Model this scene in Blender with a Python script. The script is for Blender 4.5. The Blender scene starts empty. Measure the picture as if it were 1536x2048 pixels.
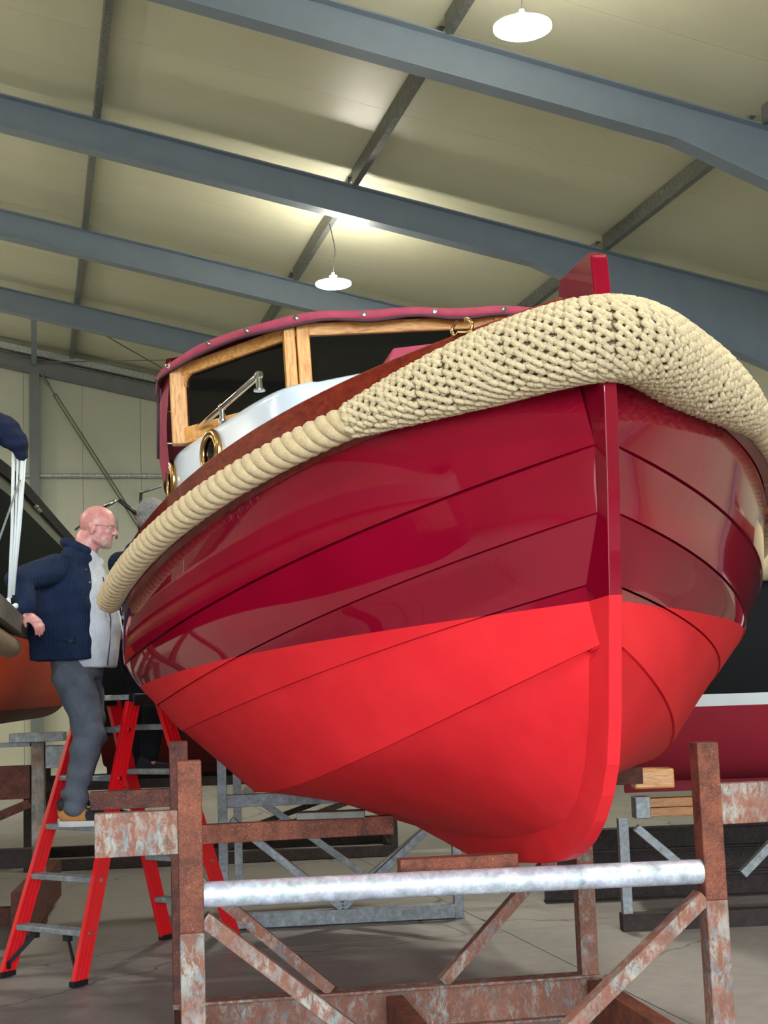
import bpy, bmesh, math, random
import numpy as np
from mathutils import Vector, Matrix, Euler, Quaternion

random.seed(7)
C = bpy.context.scene.collection
scene = bpy.context.scene

# ------------------------------------------------------------------ camera
F = 2840.0
TH = math.atan(347.0 / F)
ROLL = 0.035
EYE = Vector((0, 0, 1.5))
_c, _s, _ct, _st = math.cos(ROLL), math.sin(ROLL), math.cos(TH), math.sin(TH)
cam_d = bpy.data.cameras.new('camera')
cam = bpy.data.objects.new('camera', cam_d)
C.objects.link(cam)
cam_d.sensor_fit = 'VERTICAL'
cam_d.sensor_height = 36
cam_d.sensor_width = 27
cam_d.lens = 36 * F / 2048
cam_d.clip_end = 300
R_ = Vector((_c, _s * _st, -_s * _ct))
U_ = Vector((_s, -_c * _st, _c * _ct))
B_ = -Vector((0, _ct, _st))
M = Matrix((R_, U_, B_)).transposed().to_4x4()
M.translation = EYE
cam.matrix_world = M
scene.camera = cam

# ------------------------------------------------------------------ view, world, light
scene.view_settings.view_transform = 'Standard'
scene.view_settings.look = 'None'
scene.view_settings.gamma = 1
scene.view_settings.use_curve_mapping = False
scene.view_settings.exposure = 0.42
scene.cycles.max_bounces = 8
scene.cycles.diffuse_bounces = 4
scene.cycles.use_denoising = True
world = bpy.data.worlds.new('sky')
scene.world = world
world.use_nodes = True
bg = world.node_tree.nodes['Background']
bg.inputs[0].default_value = (0.80, 0.90, 1.0, 1)
bg.inputs[1].default_value = 10.0
LAMP_STRENGTH = 330.0

G = math.radians(13.92)                       # the hall is turned 14 degrees to the camera
EX = Vector((math.cos(G), math.sin(G), 0))
EY = Vector((-math.sin(G), math.cos(G), 0))
HALL = Matrix.Rotation(G, 4, 'Z')


def hall(x, y, z):
    return HALL @ Vector((x, y, z))


# daylight enters through the open gate behind the camera: a portal guides the sky's rays
pl = bpy.data.lights.new('gate_portal', 'AREA')
pl.shape = 'RECTANGLE'
pl.size, pl.size_y = 10.0, 6.2
pl.cycles.is_portal = True
po = bpy.data.objects.new('gate_portal', pl)
C.objects.link(po)
po.matrix_world = HALL @ Matrix.Translation((-1.2, -5.7, 3.15)) @ Matrix.Rotation(math.radians(90), 4, 'X')


def at(px, py, Y):
    """a point of the place seen at a photo position, at forward distance Y metres"""
    dx, dy = px - 768, py - 1024
    u, v = dx * _c - dy * _s, dy * _c + dx * _s
    r = Vector((u, F * _ct + v * _st, F * _st - v * _ct))
    return EYE + r * (Y / r.y)


# ------------------------------------------------------------------ colour and material helpers
def lin(r, g, b):
    f = lambda v: v / 12.92 if v <= 0.04045 else ((v + 0.055) / 1.055) ** 2.4
    return (f(r / 255), f(g / 255), f(b / 255), 1)


MATS = {}


def nodes_of(name):
    m = bpy.data.materials.new(name)
    m.use_nodes = True
    MATS[name] = m
    nt = m.node_tree
    return m, nt, nt.nodes['Principled BSDF']


def N(nt, t, **kw):
    n = nt.nodes.new(t)
    for k, v in kw.items():
        if k.startswith('i_'):
            n.inputs[k[2:].replace('_', ' ')].default_value = v
        else:
            setattr(n, k, v)
    return n


def L(nt, a, b):
    nt.links.new(a, b)


def mix(nt, fac, a, b, typ='MIX'):
    n = N(nt, 'ShaderNodeMix', data_type='RGBA', blend_type=typ)
    for sock, v in ((n.inputs[0], fac), (n.inputs[6], a), (n.inputs[7], b)):
        if hasattr(v, 'is_linked') or hasattr(v, 'links'):
            L(nt, v, sock)
        else:
            sock.default_value = v
    return n.outputs[2]


def ramp(nt, src, stops):
    r = N(nt, 'ShaderNodeValToRGB')
    e = r.color_ramp.elements
    while len(e) < len(stops):
        e.new(0.5)
    for i, (p, c) in enumerate(stops):
        e[i].position = p
        e[i].color = c if len(c) == 4 else (*c, 1)
    L(nt, src, r.inputs[0])
    return r.outputs[0]


def coords(nt, scale=(1, 1, 1), kind='Object'):
    tc = N(nt, 'ShaderNodeTexCoord')
    mp = N(nt, 'ShaderNodeMapping')
    mp.inputs['Scale'].default_value = scale
    L(nt, tc.outputs[kind], mp.inputs[0])
    return mp.outputs[0]


def noise(nt, vec, scale, detail=4, rough=0.55, dist=0.0):
    n = N(nt, 'ShaderNodeTexNoise')
    n.inputs['Scale'].default_value = scale
    n.inputs['Detail'].default_value = detail
    n.inputs['Roughness'].default_value = rough
    n.inputs['Distortion'].default_value = dist
    if vec is not None:
        L(nt, vec, n.inputs['Vector'])
    return n.outputs['Fac']


def bump(nt, p, h, strength=0.3, dist=0.01, prev=None):
    b = N(nt, 'ShaderNodeBump')
    b.inputs['Strength'].default_value = strength
    b.inputs['Distance'].default_value = dist
    L(nt, h, b.inputs['Height'])
    if prev is not None:
        L(nt, prev, b.inputs['Normal'])
    L(nt, b.outputs[0], p.inputs['Normal'])
    return b.outputs[0]


def plain(name, col, rough=0.5, metal=0.0, coat=0.0, var=0.08, nscale=6, bmp=0.0, bscale=200, spec=0.5, sheen=0.0):
    m, nt, p = nodes_of(name)
    v = coords(nt)
    f = noise(nt, v, nscale)
    dark = tuple(c * (1 - var) for c in col[:3]) + (1,)
    light = tuple(min(1, c * (1 + var)) for c in col[:3]) + (1,)
    c = ramp(nt, f, [(0.3, dark), (0.7, light)])
    L(nt, c, p.inputs['Base Color'])
    p.inputs['Roughness'].default_value = rough
    p.inputs['Metallic'].default_value = metal
    p.inputs['Coat Weight'].default_value = coat
    p.inputs['Coat Roughness'].default_value = 0.04
    p.inputs['Specular IOR Level'].default_value = spec
    p.inputs['Sheen Weight'].default_value = sheen
    if bmp:
        bump(nt, p, noise(nt, v, bscale, 3), bmp, 0.004)
    return m


def rust(name, paint=None, amount=0.5, base=(142, 84, 60)):
    """rusted steel; with paint, flaking teal and grey paint over the rust"""
    m, nt, p = nodes_of(name)
    v = coords(nt)
    n1 = noise(nt, v, 14, 8, 0.65)
    n2 = noise(nt, v, 120, 4, 0.6)
    c = ramp(nt, n1, [(0.28, lin(*[k * 0.62 for k in base])), (0.5, lin(*base)), (0.72, lin(min(255, base[0] * 1.22), base[1] * 1.25, base[2] * 1.18))])
    c = mix(nt, n2, c, lin(90, 45, 34), 'OVERLAY')
    speck = ramp(nt, noise(nt, v, 260, 3), [(0.66, (0, 0, 0)), (0.72, (1, 1, 1))])
    c = mix(nt, speck, c, lin(205, 165, 140))
    rg = 0.8
    if paint:
        vs = coords(nt, (1, 1, 0.5))
        tone = ramp(nt, noise(nt, vs, 11, 7, 0.7, 0.8), [(0.36, lin(84, 112, 122)), (0.45, lin(128, 136, 132)), (0.58, lin(168, 160, 146)), (0.66, lin(112, 130, 132))])
        f = ramp(nt, noise(nt, vs, 34, 9, 0.75, 0.4), [(amount - 0.05, (0, 0, 0)), (amount + 0.06, (1, 1, 1))])
        f2 = ramp(nt, noise(nt, v, 6, 3, 0.6), [(0.36, (0.15, 0.15, 0.15)), (0.6, (1, 1, 1))])
        c = mix(nt, 0.35, c, lin(152, 112, 94))
        ff = N(nt, 'ShaderNodeMath', operation='MULTIPLY')
        L(nt, f, ff.inputs[0])
        L(nt, f2, ff.inputs[1])
        c = mix(nt, ff.outputs[0], c, tone)
    L(nt, c, p.inputs['Base Color'])
    p.inputs['Roughness'].default_value = rg
    bump(nt, p, noise(nt, v, 90, 5, 0.7), 0.5, 0.004)
    return m


def galv(name, col=(160, 172, 186), rustiness=False, rough=0.42):
    m, nt, p = nodes_of(name)
    v = coords(nt)
    vo = N(nt, 'ShaderNodeTexVoronoi')
    vo.inputs['Scale'].default_value = 55
    L(nt, v, vo.inputs['Vector'])
    n1 = noise(nt, v, 18, 6, 0.7)
    c = ramp(nt, n1, [(0.3, lin(*[k * 0.78 for k in col])), (0.55, lin(*col)), (0.75, lin(*[min(255, k * 1.22) for k in col]))])
    c = mix(nt, 0.18, c, vo.outputs['Color'], 'OVERLAY')
    hs = N(nt, 'ShaderNodeHueSaturation')
    hs.inputs['Saturation'].default_value = 0.45
    L(nt, c, hs.inputs['Color'])
    c = hs.outputs[0]
    if rustiness:
        f = ramp(nt, noise(nt, v, 4, 6, 0.7, 1.2), [(0.62, (0, 0, 0)), (0.75, (1, 1, 1))])
        c = mix(nt, f, c, lin(140, 100, 66))
    L(nt, c, p.inputs['Base Color'])
    p.inputs['Metallic'].default_value = 0.35
    p.inputs['Roughness'].default_value = rough
    bump(nt, p, n1, 0.15, 0.003)
    return m


# ------------------------------------------------------------------ mesh helpers
def link(name, me, mat=None, parent=None, smooth=False):
    o = bpy.data.objects.new(name, me)
    C.objects.link(o)
    if mat is not None:
        if isinstance(mat, (list, tuple)):
            for m_ in mat:
                me.materials.append(m_)
        else:
            me.materials.append(mat)
    if parent is not None:
        o.parent = parent
    if smooth:
        for p in me.polygons:
            p.use_smooth = True
    return o


def mesh(name, verts, faces, mat=None, parent=None, smooth=False):
    me = bpy.data.meshes.new(name)
    me.from_pydata([tuple(v) for v in verts], [], faces)
    me.update()
    return link(name, me, mat, parent, smooth)


class MB:
    """collects shapes that make up ONE part"""
    def __init__(s):
        s.v, s.f = [], []

    def add(s, vs, fs):
        n = len(s.v)
        s.v += [Vector(v) for v in vs]
        s.f += [tuple(i + n for i in f) for f in fs]
        return s

    def box(s, c, size, rot=None, ch=0.0):
        hx, hy, hz = size[0] / 2, size[1] / 2, size[2] / 2
        vs = []
        c = Vector(c)
        if ch <= 0:
            vs = [Vector((x * hx, y * hy, z * hz)) for x in (-1, 1) for y in (-1, 1) for z in (-1, 1)]
            fs = [(0, 1, 3, 2), (4, 6, 7, 5), (0, 4, 5, 1), (2, 3, 7, 6), (0, 2, 6, 4), (1, 5, 7, 3)]
        else:
            bm = bmesh.new()
            bmesh.ops.create_cube(bm, size=1)
            for v in bm.verts:
                v.co = Vector((v.co.x * size[0], v.co.y * size[1], v.co.z * size[2]))
            bmesh.ops.bevel(bm, geom=bm.edges[:], offset=ch, segments=2, affect='EDGES', profile=0.5)
            bm.verts.index_update()
            vs = [v.co.copy() for v in bm.verts]
            fs = [tuple(v.index for v in f.verts) for f in bm.faces]
            bm.free()
        if rot is not None:
            vs = [rot @ v for v in vs]
        return s.add([v + c for v in vs], fs)

    def bar(s, p0, p1, w, h, up=(0, 0, 1), ch=0.0, ext=0.0):
        """square bar from p0 to p1: w sideways, h along up"""
        p0, p1 = Vector(p0), Vector(p1)
        d = (p1 - p0)
        ln = d.length + 2 * ext
        d.normalize()
        up = Vector(up)
        x = d.cross(up)
        if x.length < 1e-4:
            x = d.cross(Vector((1, 0, 0)))
        x.normalize()
        z = x.cross(d)
        rot = Matrix((x, d, z)).transposed()
        return s.box((p0 + p1) / 2, (w, ln, h), rot, ch)

    def tube(s, pts, r, seg=12, caps=True, closed=False):
        pts = [Vector(p) for p in pts]
        n = len(pts)
        rr = r if isinstance(r, (list, tuple)) else [r] * n
        frames = []
        t0 = None
        x = None
        for i in range(n):
            a = pts[(i - 1) % n] if (closed or i > 0) else pts[i]
            b = pts[(i + 1) % n] if (closed or i < n - 1) else pts[i]
            t = (b - a).normalized()
            if x is None:
                x = t.cross(Vector((0, 0, 1)))
                if x.length < 1e-3:
                    x = t.cross(Vector((0, 1, 0)))
                x.normalize()
            else:
                x = (x - t * x.dot(t)).normalized()
            frames.append((x.copy(), t.cross(x)))
        vs, fs = [], []
        for i in range(n):
            for k in range(seg):
                a = 2 * math.pi * k / seg
                vs.append(pts[i] + (frames[i][0] * math.cos(a) + frames[i][1] * math.sin(a)) * rr[i])
        m = n if closed else n - 1
        for i in range(m):
            for k in range(seg):
                a, b = i * seg + k, i * seg + (k + 1) % seg
                c, d = ((i + 1) % n) * seg + (k + 1) % seg, ((i + 1) % n) * seg + k
                fs.append((a, d, c, b))
        if caps and not closed:
            fs.append(tuple(range(seg)))
            fs.append(tuple((n - 1) * seg + k for k in reversed(range(seg))))
        return s.add(vs, fs)

    def disc(s, c, axis, r, h, seg=24, r2=None):
        c, axis = Vector(c), Vector(axis).normalized()
        return s.tube([c - axis * h / 2, c + axis * h / 2], [r, r if r2 is None else r2], seg)

    def prism(s, poly, axis_o, ax, ay, az, h):
        """polygon in the plane (ax, ay) at axis_o, extruded h along az"""
        o, ax, ay, az = Vector(axis_o), Vector(ax), Vector(ay), Vector(az)
        n = len(poly)
        vs = [o + ax * p[0] + ay * p[1] for p in poly] + [o + ax * p[0] + ay * p[1] + az * h for p in poly]
        fs = [tuple(reversed(range(n))), tuple(range(n, 2 * n))]
        fs += [(i, (i + 1) % n, n + (i + 1) % n, n + i) for i in range(n)]
        return s.add(vs, fs)

    def sphere(s, c, r, seg=12, rings=8):
        c = Vector(c)
        r = Vector(r) if hasattr(r, '__len__') else Vector((r, r, r))
        vs = [c + Vector((0, 0, r.z))]
        for i in range(1, rings):
            th = math.pi * i / rings
            for k in range(seg):
                ph = 2 * math.pi * k / seg
                vs.append(c + Vector((r.x * math.sin(th) * math.cos(ph), r.y * math.sin(th) * math.sin(ph), r.z * math.cos(th))))
        vs.append(c - Vector((0, 0, r.z)))
        fs = [(0, 1 + k, 1 + (k + 1) % seg) for k in range(seg)]
        for i in range(rings - 2):
            for k in range(seg):
                a, b = 1 + i * seg + k, 1 + i * seg + (k + 1) % seg
                fs.append((a, a + seg, b + seg, b))
        last = len(vs) - 1
        o = 1 + (rings - 2) * seg
        fs += [(last, o + (k + 1) % seg, o + k) for k in range(seg)]
        return s.add(vs, fs)

    def build(s, name, mat, parent=None, smooth=False, angle=None, label=None):
        me = bpy.data.meshes.new(name)
        me.from_pydata([tuple(v) for v in s.v], [], s.f)
        me.update()
        bm = bmesh.new()
        bm.from_mesh(me)
        bmesh.ops.recalc_face_normals(bm, faces=bm.faces[:])
        bm.to_mesh(me)
        bm.free()
        o = link(name, me, mat, parent, smooth)
        if smooth and angle is not None:
            sharp_by_angle(me, angle)
        if label:
            o['label'] = label
        return o


def sharp_by_angle(me, deg):
    bm = bmesh.new()
    bm.from_mesh(me)
    lim = math.radians(deg)
    for e in bm.edges:
        if len(e.link_faces) == 2 and e.calc_face_angle(0) > lim:
            e.smooth = False
    bm.to_mesh(me)
    bm.free()


def thing(name, label, cat, loc=(0, 0, 0), rz=0.0, group=None):
    o = bpy.data.objects.new(name, None)
    C.objects.link(o)
    o.empty_display_size = 0.1
    o.location = loc
    o.rotation_euler = (0, 0, rz)
    o['label'] = label
    o['category'] = cat
    if group:
        o['group'] = group
    return o


def tag(o, label, cat, group=None):
    o['label'] = label
    o['category'] = cat
    if group:
        o['group'] = group
    return o


def struct(name, verts=None, faces=None, mat=None):
    if verts is None:
        o = bpy.data.objects.new(name, None)
        C.objects.link(o)
    else:
        o = mesh(name, verts, faces, mat)
    o['kind'] = 'structure'
    return o


def spline(pts, n):
    """Catmull-Rom through the points"""
    P = [Vector(p) for p in pts]
    P = [P[0] * 2 - P[1]] + P + [P[-1] * 2 - P[-2]]
    out = []
    segs = len(P) - 3
    for i in range(n):
        t = i / (n - 1) * segs
        k = min(int(t), segs - 1)
        t -= k
        a, b, c, d = P[k:k + 4]
        out.append(0.5 * ((2 * b) + (c - a) * t + (2 * a - 5 * b + 4 * c - d) * t * t + (3 * b - a - 3 * c + d) * t ** 3))
    return out

# ------------------------------------------------------------------ materials of the hall
def hall_panel(name, col, rough, ridges):
    m, nt, p = nodes_of(name)
    v = coords(nt)
    f = noise(nt, v, 0.6, 3)
    c = ramp(nt, f, [(0.35, tuple(k * 0.95 for k in col[:3])), (0.65, col[:3])])
    L(nt, c, p.inputs['Base Color'])
    p.inputs['Roughness'].default_value = rough
    p.inputs['Specular IOR Level'].default_value = 0.5
    w = N(nt, 'ShaderNodeTexWave', wave_type='BANDS', bands_direction=ridges)
    w.inputs['Scale'].default_value = 9
    w.inputs['Distortion'].default_value = 0.0
    L(nt, v, w.inputs['Vector'])
    b1 = bump(nt, p, w.outputs['Fac'], 0.10, 0.004)
    big = noise(nt, v, 1.3, 2)
    bump(nt, p, big, 0.25, 0.05, b1)
    return m


M_ROOF = hall_panel('cream_roof_sheet', lin(220, 218, 190), 0.40, 'Y')
M_WALL = hall_panel('cream_wall_sheet', lin(200, 200, 178), 0.45, 'X')
M_STEEL = plain('blue_grey_paint', lin(130, 143, 156), 0.45, 0, 0, 0.05, 3)
M_GREY = plain('grey_column_paint', lin(120, 124, 124), 0.5, 0, 0, 0.06, 3)
M_PURLIN = galv('purlin_zinc', (120, 124, 116), rough=0.4)
M_TUBE = galv('pale_zinc_tube', (190, 196, 192), rough=0.4)
M_DECKOUT = plain('outer_roof_steel', lin(90, 96, 100), 0.6)


def floor_mat():
    m, nt, p = nodes_of('trowelled_concrete')
    v = coords(nt)
    n1 = noise(nt, v, 0.7, 6, 0.6)
    n2 = noise(nt, v, 9, 6, 0.65)
    c = ramp(nt, n1, [(0.3, lin(132, 130, 127)), (0.7, lin(154, 151, 145))])
    c = mix(nt, 0.35, c, ramp(nt, n2, [(0.3, lin(122, 121, 119)), (0.7, lin(168, 164, 157))]), 'MIX')
    spk = ramp(nt, noise(nt, v, 60, 3, 0.6), [(0.72, (0, 0, 0)), (0.78, (1, 1, 1))])
    c = mix(nt, spk, c, lin(186, 184, 178))
    vo = N(nt, 'ShaderNodeTexVoronoi', feature='DISTANCE_TO_EDGE')
    vo.inputs['Scale'].default_value = 0.33
    wv = N(nt, 'ShaderNodeTexNoise')
    wv.inputs['Scale'].default_value = 2.2
    wv.inputs['Detail'].default_value = 8
    L(nt, v, wv.inputs['Vector'])
    vm = N(nt, 'ShaderNodeVectorMath', operation='MULTIPLY_ADD')
    L(nt, wv.outputs['Color'], vm.inputs[0])
    vm.inputs[1].default_value = (0.5, 0.5, 0)
    L(nt, v, vm.inputs[2])
    L(nt, vm.outputs[0], vo.inputs['Vector'])
    crack = ramp(nt, vo.outputs['Distance'], [(0.0, (1, 1, 1)), (0.0015, (0, 0, 0))])
    c = mix(nt, crack, c, lin(70, 67, 62))
    L(nt, c, p.inputs['Base Color'])
    p.inputs['Roughness'].default_value = 0.5
    bump(nt, p, n2, 0.12, 0.004)
    return m


M_FLOOR = floor_mat()

# ------------------------------------------------------------------ the hall (hall frame: x right, y along, z up)
X_RIDGE, X_RIGHT, X_LEFT = -6.5, 9.7, -22.7
Y_FRONT, Y_BACK = -6.0, 28.15
SL = 0.212


def roof_z(x, off=0.0):                       # underside of the roof sheets
    if x < X_RIDGE:
        x = 2 * X_RIDGE - x
    return 1.5 + 6.90 - SL * x + off


# floor of concrete slabs
fl = struct('floor')
fl.matrix_world = HALL
mesh('sub_base', [(X_LEFT, Y_FRONT - 9, -0.03), (X_RIGHT, Y_FRONT - 9, -0.03), (X_RIGHT, Y_BACK, -0.03), (X_LEFT, Y_BACK, -0.03)], [(0, 1, 2, 3)], M_FLOOR, fl)
gm = plain('yard_asphalt', lin(118, 118, 116), .9, 0, 0, .15, .5)
yard = struct('ground', [(X_LEFT - 60, Y_FRONT - 120, -.06), (X_RIGHT + 60, Y_FRONT - 120, -.06), (X_RIGHT + 60, Y_FRONT - 8.9, -.06), (X_LEFT - 60, Y_FRONT - 8.9, -.06)], [(0, 1, 2, 3)], gm)
yard.matrix_world = HALL
SX, SY = 3.6, 4.0
x = X_LEFT
slabs = {}
ix = 0
xs = [X_LEFT] + [2.75 + SX * k for k in range(-7, 2)] + [X_RIGHT]
ys = [Y_FRONT - 9] + [8.45 + SY * k for k in range(-5, 5)] + [Y_BACK]
for i in range(len(xs) - 1):
    for j in range(len(ys) - 1):
        w, h = xs[i + 1] - xs[i], ys[j + 1] - ys[j]
        if w < 0.1 or h < 0.1:
            continue
        key = (round(w, 3), round(h, 3))
        if key not in slabs:
            mb = MB().box((0, 0, -0.025), (w - 0.007, h - 0.007, 0.05))
            o = mb.build('floor_slab', M_FLOOR, fl)
            slabs[key] = o
        else:
            o = slabs[key].copy()
            C.objects.link(o)
            o.parent = fl
        o.location = ((xs[i] + xs[i + 1]) / 2, (ys[j] + ys[j + 1]) / 2, 0)

# ceiling: sandwich panels running down the slope, rafters, purlins
ce = struct('ceiling')
ce.matrix_world = HALL
ang = math.atan(SL)
PW = 1.0
for side in (1, -1):
    x0, x1 = (X_RIDGE, X_RIGHT) if side == 1 else (X_LEFT, X_RIDGE)
    z0, z1 = roof_z(x0), roof_z(x1)
    ln = math.hypot(x1 - x0, z1 - z0)
    first = None
    y = Y_FRONT + 0.12
    while y < Y_BACK - 0.01:
        w = min(PW, Y_BACK - y)
        if first is None or w < PW - 1e-6:
            o = MB().box((0, 0, 0.04), (ln, w - 0.004, 0.08)).build('roof_panel', M_ROOF, ce)
            if first is None:
                first = o
        else:
            o = first.copy()
            C.objects.link(o)
            o.parent = ce
        o.rotation_euler = (0, side * ang, 0)
        o.location = ((x0 + x1) / 2, y + w / 2, (z0 + z1) / 2)
        y += PW
    MB().add([(x0, Y_FRONT, z0 + 0.12), (x1, Y_FRONT, z1 + 0.12), (x1, Y_BACK + .2, z1 + 0.12), (x0, Y_BACK + .2, z0 + 0.12),
              (x0, Y_FRONT, z0 + 0.15), (x1, Y_FRONT, z1 + 0.15), (x1, Y_BACK + .2, z1 + 0.15), (x0, Y_BACK + .2, z0 + 0.15)],
             [(0, 1, 2, 3), (7, 6, 5, 4), (0, 4, 5, 1), (1, 5, 6, 2), (2, 6, 7, 3), (3, 7, 4, 0)]).build('roof_deck', M_DECKOUT, ce)


def rafter(y, name='rafter', d0=0.38, haunch=True, side=1):
    """an I-section portal rafter with a haunch that deepens towards the wall column"""
    mb = MB()
    top = lambda x: roof_z(x) - 0.18
    if side == 1:
        xs_ = [X_RIDGE, 5.95, 7.9, 9.15]
        dep = [d0, d0, d0 + 0.37, d0 + 0.60] if haunch else [d0] * 4
    else:
        xs_ = [X_RIDGE, -18.9, -20.9, -22.2]
        dep = [d0, d0, d0 + 0.37, d0 + 0.60]
    fw, ft = 0.20, 0.016
    pts_t = [(a, top(a)) for a in xs_]
    pts_b = [(a, top(a) - d) for a, d in zip(xs_, dep)]
    for pts in (pts_t, pts_b):
        for (a, za), (b, zb) in zip(pts, pts[1:]):
            mb.bar((a, y, za), (b, y, zb), fw, ft, ext=0.004)
    # web
    vs, fs = [], []
    for (a, za), (b, zb) in zip(pts_t, pts_b):
        vs += [(a, y - 0.006, za), (a, y - 0.006, zb), (a, y + 0.006, za), (a, y + 0.006, zb)]
    for i in range(3):
        k = 4 * i
        fs += [(k, k + 1, k + 5, k + 4), (k + 2, k + 6, k + 7, k + 3)]
    mb.add(vs, fs)
    return mb.build(name, M_STEEL, ce)


for k in range(-4, 4):
    y = 12 + 4 * k
    if y < Y_FRONT + 0.3:
        continue
    rafter(y)
    rafter(y, side=-1)
# lighter purlins between the rafters and the roof sheets; each bay its own length
PX = [0.68, 3.69, 6.85, -2.35, -5.4, 9.3] + [2 * X_RIDGE - a for a in (0.68, 3.69, 6.85, -2.35, -5.4)]
for px_ in PX:
    zt = roof_z(px_)
    for k in range(-4, 4):
        y0, y1 = 12 + 4 * k + 0.11, 16 + 4 * k - 0.11
        y0 = max(y0, Y_FRONT + 0.15)
        if y1 - y0 < 0.5:
            continue
        mb = MB()
        s_ = -1 if px_ > X_RIDGE else 1
        zl = zt - 0.19
        # C-section
        mb.bar((px_, y0, zt - 0.10), (px_, y1, zt - 0.10), 0.006, 0.18)
        mb.bar((px_ + 0.035, y0, zl), (px_ + 0.035, y1, zl), 0.076, 0.008)
        mb.bar((px_ + 0.07, y0, zl + 0.014), (px_ + 0.07, y1, zl + 0.014), 0.008, 0.03)
        mb.bar((px_ + 0.035, y0, zt - 0.012), (px_ + 0.035, y1, zt - 0.012), 0.07, 0.006)
        mb.build('purlin', M_PURLIN, ce)

# end wall with vertical panels, columns, girt tube and rod bracing
wb = struct('wall_back')
wb.matrix_world = HALL
seam0 = -0.21
first = None
for k in range(-20, 9):
    xa, xb = seam0 + 1.13 * k, seam0 + 1.13 * (k + 1)
    xa, xb = max(xa, X_LEFT), min(xb, X_RIGHT)
    if xb - xa < 0.05:
        continue
    za, zb = roof_z(xa) + 0.02, roof_z(xb) + 0.02
    g_ = 0.003
    mb = MB().add([(xa + g_, Y_BACK + .01, 0), (xb - g_, Y_BACK + .01, 0), (xb - g_, Y_BACK + .01, zb), (xa + g_, Y_BACK + .01, za),
                   (xa + g_, Y_BACK + .09, 0), (xb - g_, Y_BACK + .09, 0), (xb - g_, Y_BACK + .09, zb), (xa + g_, Y_BACK + .09, za)],
                  [(0, 1, 2, 3), (7, 6, 5, 4), (0, 4, 5, 1), (1, 5, 6, 2), (2, 6, 7, 3), (3, 7, 4, 0)])
    mb.build('wall_panel', M_WALL, wb)
mesh('outer_skin', [(X_LEFT, Y_BACK + .12, 0), (X_RIGHT, Y_BACK + .12, 0), (X_RIGHT, Y_BACK + .12, roof_z(X_RIGHT) + .1), (X_RIDGE, Y_BACK + .12, roof_z(X_RIDGE) + .1), (X_LEFT, Y_BACK + .12, roof_z(X_LEFT) + .1)], [(0, 1, 2, 3, 4)], M_DECKOUT, wb)
# gable rafter
yg = Y_BACK - 0.11
mb = MB()
for side in (1, -1):
    xe = X_RIGHT if side == 1 else X_LEFT
    a, b = (X_RIDGE, yg, roof_z(X_RIDGE) - 0.46), (xe - side * .05, yg, roof_z(xe) - 0.46)
    mb.bar(a, b, 0.012, 0.30)
    mb.bar((a[0], yg, a[2] + .15), (b[0], yg, b[2] + .15), 0.18, 0.014)
    mb.bar((a[0], yg, a[2] - .15), (b[0], yg, b[2] - .15), 0.18, 0.014)
mb.build('gable_rafter', M_GREY, wb)
mb = MB()
for side in (1, -1):
    xe = X_RIGHT if side == 1 else X_LEFT
    mb.bar((X_RIDGE, yg - .05, roof_z(X_RIDGE) - 0.2), (xe - side * .05, yg - .05, roof_z(xe) - 0.2), 0.2, 0.12)
mb.build('gable_trim', M_TUBE, wb)
for cx in (-18, -12, -6.5, 0.0, 5.9):
    mb = MB()
    h = roof_z(cx) - 0.62
    yc = Y_BACK - 0.13
    mb.box((cx, yc - .09, h / 2), (0.19, 0.014, h))
    mb.box((cx, yc + .09, h / 2), (0.19, 0.014, h))
    mb.box((cx, yc, h / 2), (0.012, 0.17, h))
    mb.build('column', M_GREY, wb)
for a, b in ((-18, -12), (-12, -6.5), (-6.5, 0), (0, 5.9), (5.9, 9.6)):
    MB().tube([(a + .1, Y_BACK - .12, 5.775), (b - .1, Y_BACK - .12, 5.775)], 0.045, 14).build('girt_tube', M_TUBE, wb, True, 40)
for a, za, b, zb in ((0.12, 7.80, 5.75, -1.4), ):
    # rod brace: a turnbuckle at the top end, then a flat double rod
    t = 7.45 / (za - zb)
    p0 = Vector((a, Y_BACK - .2, za))
    p1 = Vector((a + (b - a) * t, Y_BACK - .2, za - 7.45))
    d = (p1 - p0).normalized()
    mb = MB().tube([p0, p0 + d * 0.55], 0.014, 8)
    mb.tube([p0 + d * 0.12, p0 + d * 0.3], 0.03, 8)
    off = Vector((d.z, 0, -d.x)) * 0.028
    mb.tube([p0 + d * .5 + off, p1 + off], 0.015, 8)
    mb.tube([p0 + d * .5 - off, p1 - off], 0.015, 8)
    mb.build('brace_rod', M_PURLIN, wb)
# wind-bracing rods under the roof by the end wall
for (xa, ya), (xb, yb_) in (((-5.4, 28.0), (0.05, 24.1)), ((-5.4, 24.1), (0.05, 28.0)), ((0.05, 28.0), (3.69, 24.1)), ((0.68, 24.1), (3.69, 28.0))):
    MB().tube([(xa, ya - .1, roof_z(xa) - .4), (xb, yb_ - .1, roof_z(xb) - .4)], 0.011, 6).build('brace_rod', M_GREY, ce)
MB().bar((0.0, 24.1, roof_z(0) - .42), (0.0, 27.9, roof_z(0) - .42), 0.1, 0.1).build('purlin', M_STEEL, ce)

# side walls and the wall with the open gate behind the camera
def plain_wall(name, quads):
    w_ = struct(name)
    w_.matrix_world = HALL
    for q in quads:
        MB().box(*q).build('wall_panel', M_WALL, w_)
    return w_


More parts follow.
